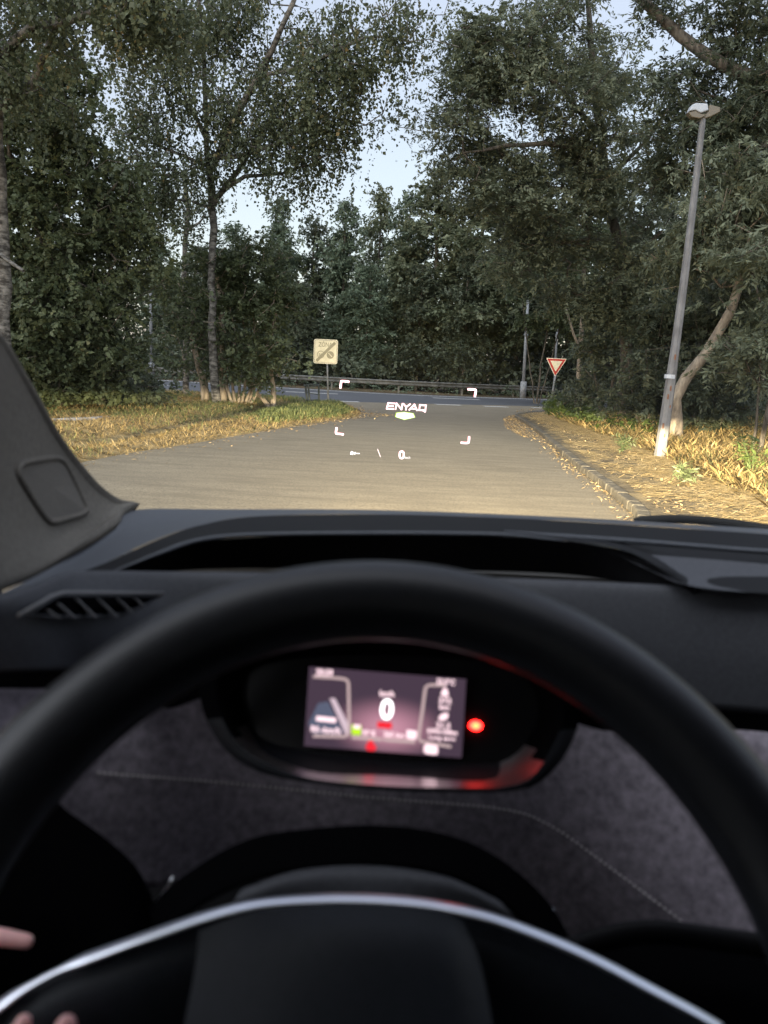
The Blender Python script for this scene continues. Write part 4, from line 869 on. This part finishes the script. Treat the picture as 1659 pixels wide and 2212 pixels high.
for (x1, y1, x2, y2) in ((97, 1316, 118, 1333), (120, 1302, 152, 1333), (160, 1292, 198, 1332), (205, 1290, 244, 1331), (247, 1290, 278, 1322), (286, 1290, 304, 1310)):
    a, b_ = on_panel(x1, y1, .022), on_panel(x2, y2, .022); MB().prism([a, a+(P(x1+5, y1, a.y)-P(x1, y1, a.y)), b_+(P(x2+8, y2, b_.y)-P(x2, y2, b_.y)), b_], (0, .004, -.002)).build('vent_slat', M['ventgrey'], vent)
# --- instrument pod: bezel, glossy inner wall, display
def sup(pts, n=72): return cat(pts+[pts[0]], n+1)[:-1]
outer = sup(PC((430, 1500, .505), (447, 1560, .50), (490, 1625, .495), (560, 1668, .49), (660, 1690, .488), (829, 1707, .488), (1000, 1712, .488), (1100, 1710, .488), (1165, 1690, .49), (1215, 1640, .495), (1250, 1560, .505), (1240, 1460, .51), (1160, 1400, .515), (1000, 1376, .52), (829, 1366, .52), (640, 1372, .52), (500, 1400, .51), (440, 1440, .51)))
inner = sup(PC((468, 1500, .505), (482, 1556, .50), (520, 1612, .497), (580, 1650, .493), (670, 1681, .490), (829, 1697, .490), (1000, 1702, .490), (1085, 1700, .490), (1145, 1681, .492), (1185, 1628, .497), (1215, 1556, .505), (1205, 1470, .51), (1140, 1415, .515), (1000, 1390, .52), (829, 1380, .52), (650, 1386, .52), (520, 1412, .51), (474, 1450, .51)))
back = sup(PC((520, 1500, 0.5496), (526, 1545, 0.5431), (550, 1590, 0.5365), (600, 1622, 0.5319), (680, 1634, 0.5302), (829, 1645, 0.5286), (1000, 1656, 0.5270), (1060, 1652, 0.5276), (1105, 1635, 0.5300), (1140, 1600, 0.5351), (1160, 1550, 0.5423), (1150, 1480, 0.5525), (1090, 1440, 0.5582), (1000, 1424, 0.5606), (829, 1414, 0.5620), (680, 1418, 0.5614), (570, 1436, 0.5588), (530, 1465, 0.5546)))
n = 72
M['hoodblack'] = mat('hood black', (.0022, .0022, .0026), 1.0, .0)
M['bezel'] = mat('bezel plastic', (.006, .007, .010), .6, .3)
def ringmesh(rings): 
    V = [tuple(p) for r in rings for p in r]; return pymesh(V, [(i*n+k, i*n+(k+1) % n, (i+1)*n+(k+1) % n, (i+1)*n+k) for i in range(len(rings)-1) for k in range(n)])
outer_b = [Vector(p)+Vector((0, .045, 0)) for p in outer]
podm = link('instrument_pod', ringmesh([outer_b, outer, inner]), M['bezel'], car, True)
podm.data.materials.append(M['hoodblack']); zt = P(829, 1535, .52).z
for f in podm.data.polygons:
    if f.center.z > zt: f.material_index = 1  # upper bezel faces blackened to stand for shade and drop the red reflection
M['shelf'] = mat('inner wall bright metal', (.70, .66, .67), .30, .5, 1.0)  # bright metal given to the black wall to strengthen the display's reflection
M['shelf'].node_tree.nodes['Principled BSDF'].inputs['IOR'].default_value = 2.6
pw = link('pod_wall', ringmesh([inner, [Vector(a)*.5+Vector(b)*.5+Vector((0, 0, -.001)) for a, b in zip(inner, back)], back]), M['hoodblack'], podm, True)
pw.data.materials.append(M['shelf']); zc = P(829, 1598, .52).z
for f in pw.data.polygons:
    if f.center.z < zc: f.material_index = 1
link('pod_back', pymesh([tuple(p) for p in back], [tuple(range(n))]), M['gloss'], podm)
# hood over the pod
sheet('pod_hood', [PC((428, 1510, .507), (440, 1440, .507), (500, 1399, .507), (640, 1371, .507), (829, 1364, .507), (1000, 1374, .507), (1160, 1398, .507), (1242, 1458, .507), (1252, 1565, .507)),
      PC((360, 1530, .53), (372, 1440, .53), (450, 1365, .53), (640, 1330, .53), (850, 1322, .53), (1050, 1332, .53), (1210, 1372, .53), (1300, 1450, .53), (1318, 1580, .53)),
      PC((300, 1500, .60), (330, 1400, .60), (440, 1320, .62), (640, 1290, .63), (850, 1285, .63), (1080, 1298, .63), (1260, 1345, .62), (1350, 1440, .61), (1390, 1570, .60))], M['hoodblack'], podm, 50, 14, thick=.002)
MB().tube(cat(PC((640, 1379, .503), (740, 1370, .503), (850, 1367, .503), (960, 1375, .503)), 30), .0010, 6).build('hood_lip', M['bezel'], podm, True)
# display
TL, TR, BL, BR = P(668, 1440, .553), P(1007, 1467, .549), P(657, 1611, .530), P(997, 1637, .526)
disp = bpy.data.materials.new('display'); disp.use_nodes = True; nt = disp.node_tree; nt.nodes.clear(); N_ = nt.nodes; L_ = nt.links
e = N_.new('ShaderNodeEmission'); o_ = N_.new('ShaderNodeOutputMaterial'); L_.new(e.outputs[0], o_.inputs[0]); uv = N_.new('ShaderNodeTexCoord')
mp = N_.new('ShaderNodeMapping'); mp.inputs['Location'].default_value = (-.52, -.30, 0); mp.inputs['Scale'].default_value = (1, 1, 1); L_.new(uv.outputs['UV'], mp.inputs[0])
mp2 = N_.new('ShaderNodeVectorMath'); mp2.operation = 'MULTIPLY'; mp2.inputs[1].default_value = (2.3, 2.1, 0); L_.new(mp.outputs[0], mp2.inputs[0])
ln = N_.new('ShaderNodeVectorMath'); ln.operation = 'LENGTH'; L_.new(mp2.outputs[0], ln.inputs[0])
cr = N_.new('ShaderNodeValToRGB'); cr.color_ramp.interpolation = 'EASE'; cr.color_ramp.elements[0].color = (.46, .22, .29, 1); cr.color_ramp.elements[1].color = (.052, .034, .052, 1); cr.color_ramp.elements[1].position = .95
L_.new(ln.outputs['Value'], cr.inputs[0]); L_.new(cr.outputs[0], e.inputs[0]); e.inputs[1].default_value = 1.35*EV
me = pymesh([BL, BR, TR, TL], [(0, 1, 2, 3)]); ul = me.uv_layers.new(name='UVMap')
for i, c in enumerate(((0, 0), (1, 0), (1, 1), (0, 1))): ul.data[i].uv = c
scr = link('instrument_display', me, disp, car); tag(scr, 'lit pinkish driver display showing zero speed')
U = (TR-TL).normalized(); Vv = (TL-BL); NN = U.cross(Vv).normalized(); NN = NN if NN.y < 0 else -NN; Vv = NN.cross(U); Vv = Vv if Vv.z > 0 else -Vv; Vv.normalize()
def onS(cx, cy, lift=.0006):              # crop pixels of the zoomed display -> plane of the display
    x = (1100+cx*.6631)/1.8228; y = (2550+cy*.6631)/1.8228; d = ray(x, y); o = Vector((0, 0, CAM_H)); q = TL+NN*lift
    return o+d*((q-o).dot(NN)/d.dot(NN))
SP = .6631/1.8228
def spoly(name, pts, m, lift=.0006): return link(name, pymesh([onS(x, y, lift) for x, y in pts], [tuple(range(len(pts)))]), m, scr)
def stext(name, s, x0, y0, x1, y1, m, bold=.03, lift=.0012):
    """text between lower-left (x0,y0) and upper right (x1,y1) of the unrotated crop"""
    a = onS(x0, y0, lift); wv = (onS(x1, y0+ (x1-x0)*.078, lift)-a).length; hv = (onS(x0, y1, lift)-a).length
    return put_text(name, s, a, U, Vv, wv, hv, m, scr, bold)
spoly('lane_graphic', [(298, 300), (330, 300), (418, 470), (412, 520), (392, 512)], M['s_road'])
spoly('lane_graphic', [(230, 330), (290, 320), (380, 500), (378, 514), (200, 512), (172, 450)], M['s_blue'], .0004)
def stroke(name, pts, r, m, lift=.001):
    q = [onS(x, y, lift) for x, y in pts]; return MB().tube(cat(q, 40), r, 6).build(name, m, scr)
stroke('frame_line', [(200, 172), (330, 180), (390, 188), (408, 205), (411, 260), (414, 480), (405, 520), (380, 528), (200, 524)], .0011, M['s_line'])
stroke('frame_line', [(990, 226), (920, 222), (880, 226), (866, 250), (850, 370), (828, 520), (836, 552), (870, 562), (1020, 588)], .0011, M['s_line'])
stroke('frame_line', [(428, 532), (610, 545)], .0013, M['s_line']); stroke('frame_line', [(618, 546), (806, 560)], .0013, M['s_line'])
stroke('bar', [(220, 420), (335, 432)], .0019, M['s_txt'])
stext('clock_text', '20:59', 216, 163, 316, 124, M['s_txt']); stext('temperature_text', '32.0°C', 933, 216, 1042, 180, M['s_txt'])
stext('unit_text', 'km/h', 595, 288, 680, 252, M['s_txt']); stext('speed_digit', '0', 596, 424, 672, 302, M['s_white'], .012)
stext('charge_text', '59 %', 490, 520, 570, 486, M['s_txt']); stext('range_text', '265 km', 618, 528, 740, 496, M['s_txt'])
stext('trip_text', '372', 946, 330, 1020, 294, M['s_txt']); stext('trip_unit_text', 'km', 950, 366, 1008, 336, M['s_txt'])
stext('consumption_text', '21.3', 930, 474, 1012, 440, M['s_txt']); stext('consumption_unit_text', 'kWh/100km', 880, 508, 1056, 476, M['s_txt']); stext('period_text', 'Long term', 888, 548, 1044, 520, M['s_txt'])
stext('assist_text', 'Rf--km/h', 186, 500, 362, 462, M['s_txt'])
spoly('red_banner', [(582, 438), (669, 445), (667, 484), (580, 475)], M['s_red'], .0008)
spoly('battery_icon', [(430, 456), (486, 460), (484, 520), (428, 516)], M['s_green'], .0008); spoly('battery_icon', [(442, 456), (482, 459), (480, 482), (440, 479)], M['s_txt'], .001)
spoly('charger_icon', [(756, 488), (800, 492), (818, 500), (812, 540), (800, 546), (754, 540)], M['s_txt'], .0008)
spoly('car_icon', [(975, 240), (995, 242), (1006, 282), (998, 288), (962, 286), (960, 270)], M['s_txt'], .0008)
spoly('plug_icon', [(946, 412), (970, 390), (1000, 388), (1004, 410), (986, 430), (950, 432)], M['s_txt'], .0008)
spoly('camera_icon', [(860, 580), (876, 572), (930, 576), (942, 590), (940, 630), (926, 636), (870, 630), (856, 616)], M['s_txt'], .0008)
sb = [(541, 545), (556, 552), (558, 568), (572, 580), (576, 604), (560, 614), (526, 612), (512, 598), (514, 578), (526, 566), (527, 552)]
spoly('seat_belt_icon', sb, M['s_red'], .0008)
# warning lamp right of the display
lc = onS(1166, 463, -.001)
def disc(name, c, r, m, n_=20, sq=.72): return link(name, pymesh([c+U*r*math.cos(2*math.pi*i/n_)+Vv*r*sq*math.sin(2*math.pi*i/n_) for i in range(n_)], [tuple(range(n_))]), m, podm)
disc('warning_lamp', lc, .0050, M['led_red']); disc('warning_symbol', lc+NN*.001, .0026, M['led_core'])
# --- steering wheel
RW, HX, tilt, rol = .2031, .972, R(42.45), -.0865; tp_ = P(838, 1296.4, .4008)
upw = Vector((0, math.sin(tilt), math.cos(tilt))); ax = Vector((0, -math.cos(tilt), math.sin(tilt))); ctrw = tp_-upw*RW; ctrw.x = P(841.7, 1296.4, .4008).x
X2 = Vector((1, 0, 0))*math.cos(rol)+upw*math.sin(rol); U2 = upw*math.cos(rol)-Vector((1, 0, 0))*math.sin(rol)
sw = MB(); pts = [ctrw+X2*RW*HX*math.cos(t)+U2*RW*math.sin(t) for t in np.linspace(0, 2*np.pi, 120, endpoint=False)]
sw.tube(pts, .0215, 22, closed=True, cap=False); wheel = sw.build('steering_wheel', M['leather'], car, True)
tag(wheel, 'black leather steering wheel with a chrome arc')
# column cover behind the hub, hub pad, spokes, chrome arc
sheet('column_cover', [PC((470, 2000, .44), (600, 1960, .445), (829, 1950, .445), (1040, 1975, .445), (1160, 2030, .44)), PC((520, 1925, .45), (640, 1885, .455), (800, 1873, .46), (960, 1895, .455), (1080, 1948, .45)), PC((540, 1915, .50), (650, 1876, .51), (800, 1866, .51), (950, 1886, .51), (1060, 1938, .50))], M['plastic'], car, 40, 14)
ch = cat(PC((-60, 2214, .335), (0, 2172, .34), (60, 2131, .344), (140, 2089, .348), (230, 2055, .352), (330, 2019, .356), (450, 1979, .362), (560, 1953, .366), (680, 1943, .368), (800, 1943, .368), (920, 1953, .366), (1040, 1977, .362), (1160, 2019, .358), (1280, 2071, .352), (1400, 2134, .345), (1500, 2187, .34), (1560, 2221, .338)), 120)
chrome = MB().tube(ch, np.interp(np.linspace(0, 1, 120), [0, .05, .08, .12, .15, .5, 1], [.0046, .0046, .0026, .0022, .0046, .0044, .0040]), 16, flat=.4, flatdir=(0, .12, 1)).build('chrome_trim', M['chrome'], wheel, True)
c0 = [ch[i]+np.array((0, .004, -.004)) for i in np.linspace(6, 119, 17).astype(int)]
pad = sheet('hub_pad', [c0, [Vector(p)+Vector((0, -.018, -.022)) for p in c0], [Vector(p)+Vector((0, -.035, -.12)) for p in c0]], M['hub'], wheel, 60, 14)
# raised airbag cover in the middle
sheet('airbag_cover', [PC((430, 2010, .350), (560, 1966, .350), (700, 1952, .350), (829, 1954, .350), (940, 1964, .350), (1000, 1990, .350)), PC((420, 2100, .335), (560, 2060, .330), (700, 2040, .328), (829, 2040, .328), (960, 2056, .330), (1040, 2090, .335)), PC((380, 2300, .30), (560, 2290, .295), (700, 2280, .295), (829, 2280, .295), (980, 2290, .295), (1080, 2300, .30))], M['hub'], wheel, 40, 16)
# black shroud of the column and of the stalks
sheet('column_shroud', [PC((330, 1960, .475), (400, 1895, .475), (540, 1815, .48), (700, 1790, .485), (829, 1786, .485), (960, 1806, .485), (1080, 1860, .48), (1180, 1950, .475), (1230, 2040, .47)),
    PC((340, 2040, .455), (430, 1960, .455), (560, 1900, .46), (700, 1876, .465), (829, 1872, .465), (950, 1890, .46), (1060, 1936, .46), (1140, 2010, .455), (1190, 2080, .45))], M['hoodblack'], car, 40, 8, thick=.003)
sheet('stalk_shroud', [PC((-160, 1640, 0.480), (60, 1690, 0.480), (150, 1755, 0.480), (225, 1808, 0.480), (290, 1868, 0.480), (325, 1930, 0.480), (350, 2010, 0.480)), PC((-160, 1900, 0.460), (60, 1920, 0.460), (130, 1940, 0.460), (180, 1960, 0.460), (230, 1990, 0.460), (270, 2020, 0.460), (300, 2060, 0.460)), PC((-160, 2150, 0.450), (0, 2150, 0.450), (60, 2150, 0.450), (120, 2140, 0.450), (170, 2130, 0.450), (230, 2110, 0.450), (280, 2090, 0.450))], M['hoodblack'], car, 30, 12)
sheet('stalk_shroud', [PC((1150, 2085, .47), (1290, 2035, .475), (1380, 1998, .48), (1450, 2006, .48), (1560, 2012, .48), (1700, 2018, .48)), PC((1150, 2200, .44), (1290, 2180, .44), (1380, 2160, .44), (1450, 2160, .44), (1560, 2160, .44), (1700, 2160, .44)), PC((1150, 2330, .42), (1290, 2330, .42), (1380, 2330, .42), (1450, 2330, .42), (1560, 2330, .42), (1700, 2330, .42))], M['hoodblack'], car, 24, 10)
# stalks
MB().tube(cat(PC((520, 2030, 0.480), (400, 1990, 0.490), (250, 1985, 0.490), (60, 2000, 0.480), (-60, 2010, 0.470)), 20), [.011]*20, 10, flat=.6).build('indicator_stalk', M['black'], car, True)
MB().tube(cat(PC((1130, 2080, .43), (1280, 2035, .44), (1400, 2012, .44), (1560, 2030, .44), (1700, 2050, .43)), 20), [.009]*20, 10, flat=.6).build('selector_stalk', M['black'], car, True)
MB().tube(cat(PC((325, 1962, 0.485), (352, 1932, 0.485), (374, 1895, 0.485)), 8), [.0012]*8, 6).build('stalk_glint', M['chrome'], car, True)  # bright slivers added as the small highlights by the stalks
MB().tube(PC((1193, 1962, 0.480), (1203, 1985, 0.480)), .0013, 8).build('stalk_glint', M['chrome'], car, True)
MB().tube(cat(PC((-60, 1876, 0.490), (100, 1877, 0.490), (230, 1879, 0.490)), 8), .0012, 6).build('panel_edge', M['plastic_lit'], car, True)
# knee panel below everything, closes the view to the floor
sheet('knee_panel', [PC((-200, 1850, .72), (500, 1850, .74), (1200, 1900, .74), (1900, 1950, .72)), PC((-200, 2300, .62), (500, 2300, .62), (1200, 2300, .62), (1900, 2300, .62))], M['black'], car, 20, 5)
# wiper resting at the foot of the windscreen
MB().tube(cat([P(1370, 1124, 1.30), P(1460, 1121, 1.30), P(1550, 1127, 1.30), P(1640, 1139, 1.28), P(1760, 1160, 1.24)], 20), [.004]+[.008]*18+[.009], 8).build('wiper', M['rubber'], car, True)
# --- head-up display: virtual image standing 7.5 m ahead
YH = 7.5
def H(cx, cy): return P((1300+cx*.42194)/1.8228, (1450+cy*.42194)/1.8228, YH)
hu = lambda px: px*.42194/1.8228*YH/FPX
def hpoly(name, pts, m, par, dy=0): return link(name, pymesh([H(x, y)+Vector((0, -dy, 0)) for x, y in pts], [tuple(range(len(pts)))]), m, par)
def htext(name, s, x0, y0, x1, y1, m, par, bold=0, slant=0, dy=0):
    a = H(x0, y0)+Vector((0, -dy, 0)); wv = hu(x1-x0); hv = hu(y0-y1); return put_text(name, s, a, Vector((1, 0, 0)), Vector((0, 0, 1)), wv, hv, m, par, bold, slant)
# wide bold capitals drawn as strokes so that they keep their squared shape
def strokes(segs, x0, y0, wd, ht, slope, r, name, m, par, dy=0):
    mb = MB()
    for sg in segs:
        q = []
        for a, b in sg:
            cx = x0+a*wd+ (b*ht*.12); cy = y0-b*ht+slope*a*wd; q.append(H(cx, cy)+Vector((0, -dy, 0)))
        for p0, p1 in zip(q[:-1], q[1:]):
            d = (p1-p0).normalized(); nrm = Vector((-d.z, 0, d.x))*hu(r); e_ = d*hu(r)*.8
            mb.add([p0-e_-nrm, p1+e_-nrm, p1+e_+nrm, p0-e_+nrm], [(0, 1, 2, 3)])
    return mb.build(name, m, par)
ENY = [[(.17, .02), (0, .02), (.02, .98), (.19, .98)], [(.01, .5), (.155, .5)], [(.225, 0), (.235, 1), (.375, .02), (.385, 1)], [(.41, 1), (.49, .48), (.58, 1)], [(.49, .5), (.49, 0)],
       [(.575, 0), (.69, .98), (.775, 0)], [(.62, .25), (.75, .25)], [(.83, .06), (.83, .94), (.985, .94), (.985, .06), (.83, .06)], [(.92, .1), (.985, -.18)]]
word = strokes(ENY, 528, 378, 365, 54, .055, 6.6, 'head_up_display', M['hud'], car)
tag(word, 'glowing white head-up lettering projected over the road')
strokes(ENY, 528, 378, 365, 54, .055, 8.6, 'lettering_fringe', M['hudpink'], word, -.02)
hexo = [(604, 455), (614, 414), (690, 406), (780, 420), (796, 460), (692, 484)]; hc = (700, 444)
hpoly('hexagon_rim', hexo, M['hudgreen'], word, -.01); hpoly('hexagon', [(hc[0]+(x-hc[0])*.91, hc[1]+(y-hc[1])*.84) for x, y in hexo], M['hud'], word)
def hl(name, pts, r, m, dy=0):
    mb = MB(); q = [H(*p)+Vector((0, -dy, 0)) for p in pts]
    mb.tube(cat(q, 24) if len(q) > 2 else q, hu(r), 8); return mb.build(name, m, word)
for c in ([(95, 188), (99, 150), (103, 124), (108, 120), (140, 122), (178, 127)], [(1284, 196), (1330, 198), (1354, 200), (1360, 206), (1357, 235), (1350, 268)], [(60, 553), (54, 590), (53, 604), (60, 611), (90, 614), (125, 619)], [(1298, 637), (1295, 680), (1291, 694), (1284, 698), (1250, 698), (1220, 695)]):
    hl('corner_mark', c, 8, M['hud']); hl('corner_fringe', c, 11, M['hudpink'], -.03)
hl('slash_mark', [(442, 754), (470, 829)], 4, M['huddim'])
o_z = [(668, 775), (684, 784), (687, 808), (683, 834), (667, 842), (652, 834), (648, 808), (652, 784), (668, 775)]
hl('speed_digit', o_z, 6.5, M['hud']); hl('digit_fringe', o_z, 9, M['hudpink'], -.03)
htext('unit_text', 'km/h', 697, 845, 747, 820, M['hud'], word, .01)
hl('assist_icon', [(203, 776), (192, 790), (203, 802), (216, 790), (203, 776)], 3.5, M['hud']); hl('assist_icon', [(205, 800), (212, 808)], 3, M['hud']); hl('assist_icon', [(192, 800), (192, 806)], 3, M['hud']); hl('assist_icon', [(230, 806), (231, 788), (238, 784)], 3, M['hud']); hl('assist_icon', [(225, 795), (240, 795)], 2.5, M['hud'])
hl('assist_dash', [(246, 794), (275, 796)], 3.4, M['hud'])
# --- headlamps
for sx in (-.30, 1.06):
    hb = MB(); hb.box((sx, 2.36, .72), (.30, .12, .12)); hl_ = hb.build('headlamp', M['lens'], car, bevel=.03)
    ld = bpy.data.lights.new('lamp_light', 'SPOT'); lo_ = bpy.data.objects.new('lamp_light', ld); COL.objects.link(lo_)
    lo_.location = (sx, 2.46, .72); lo_.rotation_euler = (R(90), 0, 0); ld.energy = HEAD_W; ld.color = (1, .80, .50); ld.spot_size = R(150); ld.spot_blend = .2; ld.shadow_soft_size = .03
    lo_.parent = car; lo_.matrix_parent_inverse = parent_inv(car)
    ld.use_nodes = True; nt = ld.node_tree; NN_ = nt.nodes; LL = nt.links; em = [q for q in NN_ if q.type == 'EMISSION'][0]
    ge = NN_.new('ShaderNodeNewGeometry'); sp = NN_.new('ShaderNodeSeparateXYZ'); LL.new(ge.outputs['Incoming'], sp.inputs[0])
    def mth(op, a, b=None, c=None):
        q = NN_.new('ShaderNodeMath'); q.operation = op
        for i, v in enumerate((a, b, c)):
            if v is None: continue
            if isinstance(v, (int, float)): q.inputs[i].default_value = v
            else: LL.new(v, q.inputs[i])
        return q.outputs[0]
    def ss_(x, a, b):
        q = NN_.new('ShaderNodeMapRange'); q.interpolation_type = 'SMOOTHSTEP'; q.inputs['From Min'].default_value = a; q.inputs['From Max'].default_value = b; q.inputs['To Min'].default_value = 0; q.inputs['To Max'].default_value = 1
        LL.new(x, q.inputs['Value']); return q.outputs[0]
    SG = INC_SIGN
    yy = mth('ABSOLUTE', sp.outputs['Y']); ev_ = mth('DIVIDE', mth('MULTIPLY', sp.outputs['Z'], SG), mth('MAXIMUM', yy, .02)); az = mth('DIVIDE', mth('MULTIPLY', sp.outputs['X'], SG), mth('MAXIMUM', yy, .02))
    low = ss_(mth('MULTIPLY', ev_, -1), .004, .024)
    # the light thins towards the near road, as a dipped beam does
    near = mth('POWER', mth('MINIMUM', 1.0, mth('DIVIDE', .055, mth('MAXIMUM', mth('MULTIPLY', ev_, -1), .02))), 1.25)
    azg = mth('ADD', mth('MULTIPLY', mth('EXPONENT', mth('MULTIPLY', mth('POWER', mth('ABSOLUTE', mth('SUBTRACT', az, .30)), 2), -2.6)), .95), .18)
    main = mth('MULTIPLY', mth('MULTIPLY', low, near), azg)
    sa = mth('EXPONENT', mth('MULTIPLY', mth('POWER', mth('ABSOLUTE', mth('SUBTRACT', az, .05)), 2), -26))
    spill = mth('MULTIPLY', mth('MULTIPLY', sa, ss_(mth('MULTIPLY', ev_, -1), -.13, -.03)), SPILL)
    LL.new(mth('ADD', mth('MAXIMUM', main, spill), .002), em.inputs['Strength'])
# --- driver's left hand at the lower left
person = empty('person', P(-160, 2330, .36), label='fingertips of a driver\'s left hand in a dark sleeve at the lower left', cat='person')
def skin_obj(name, chains, m, par):
    """chains: lists of (point, radius); the first point of later chains is joined to the first chain's nearest point"""
    vs = []; es = []; rs = []
    for ci, c in enumerate(chains):
        s0 = len(vs)
        for p, r in c: vs.append(Vector(p)); rs.append(r)
        es += [(s0+i, s0+i+1) for i in range(len(c)-1)]
        if ci:
            d = [(vs[k]-vs[s0]).length for k in range(len(chains[0]))]; es.append((int(np.argmin(d)), s0))
    me = bpy.data.meshes.new('hand'); me.from_pydata([tuple(v) for v in vs], es, []); o = bpy.data.objects.new('tmp', me); COL.objects.link(o)
    md = o.modifiers.new('s', 'SKIN'); 
    for i, r in enumerate(rs): me.skin_vertices[0].data[i].radius = (r, r)
    me.skin_vertices[0].data[0].use_root = True
    sbm = o.modifiers.new('d', 'SUBSURF'); sbm.levels = 2; sbm.render_levels = 2
    nm = bpy.data.meshes.new_from_object(o.evaluated_get(bpy.context.evaluated_depsgraph_get())); bpy.data.objects.remove(o)
    return link(name, nm, m, par, True)
def SKC(*a): return [(P(x, y, Y), r) for x, y, Y, r in a]
hand = skin_obj('hand', [SKC((-330, 2480, .36, .028), (-250, 2380, .355, .030), (-170, 2290, .35, .026), (-130, 2230, .35, .022)),
    SKC((-230, 2230, .38, .011), (-190, 2130, .42, .0092), (-110, 2030, .42, .0078), (-10, 2022, .425, .0060), (74, 2036, .43, .0046)),      # index, reaching right
    SKC((-130, 2330, .34, .0090), (-40, 2300, .33, .0070), (10, 2262, .325, .0056), (44, 2224, .32, .0044), (56, 2196, .32, .0034)),   # middle
    SKC((-100, 2300, .34, .010), (-30, 2340, .328, .008), (30, 2310, .326, .0064), (80, 2270, .32, .0050)),       # ring
    SKC((-120, 2350, .335, .009), (-50, 2350, .325, .008), (0, 2345, .322, .007), (40, 2320, .325, .0055)),       # little
    SKC((-180, 2400, .335, .014), (-60, 2440, .33, .0105), (70, 2370, .32, .0085), (124, 2270, .315, .0066), (150, 2196, .315, .0050))], M['skin'], person)
sl = MB(); a = P(-300, 2440, .36); b = P(-520, 2760, .33); sl.tube([a, a+(b-a)*.5, b], [.038, .045, .055], 16); sl.build('sleeve', M['sleeve'], person, True)
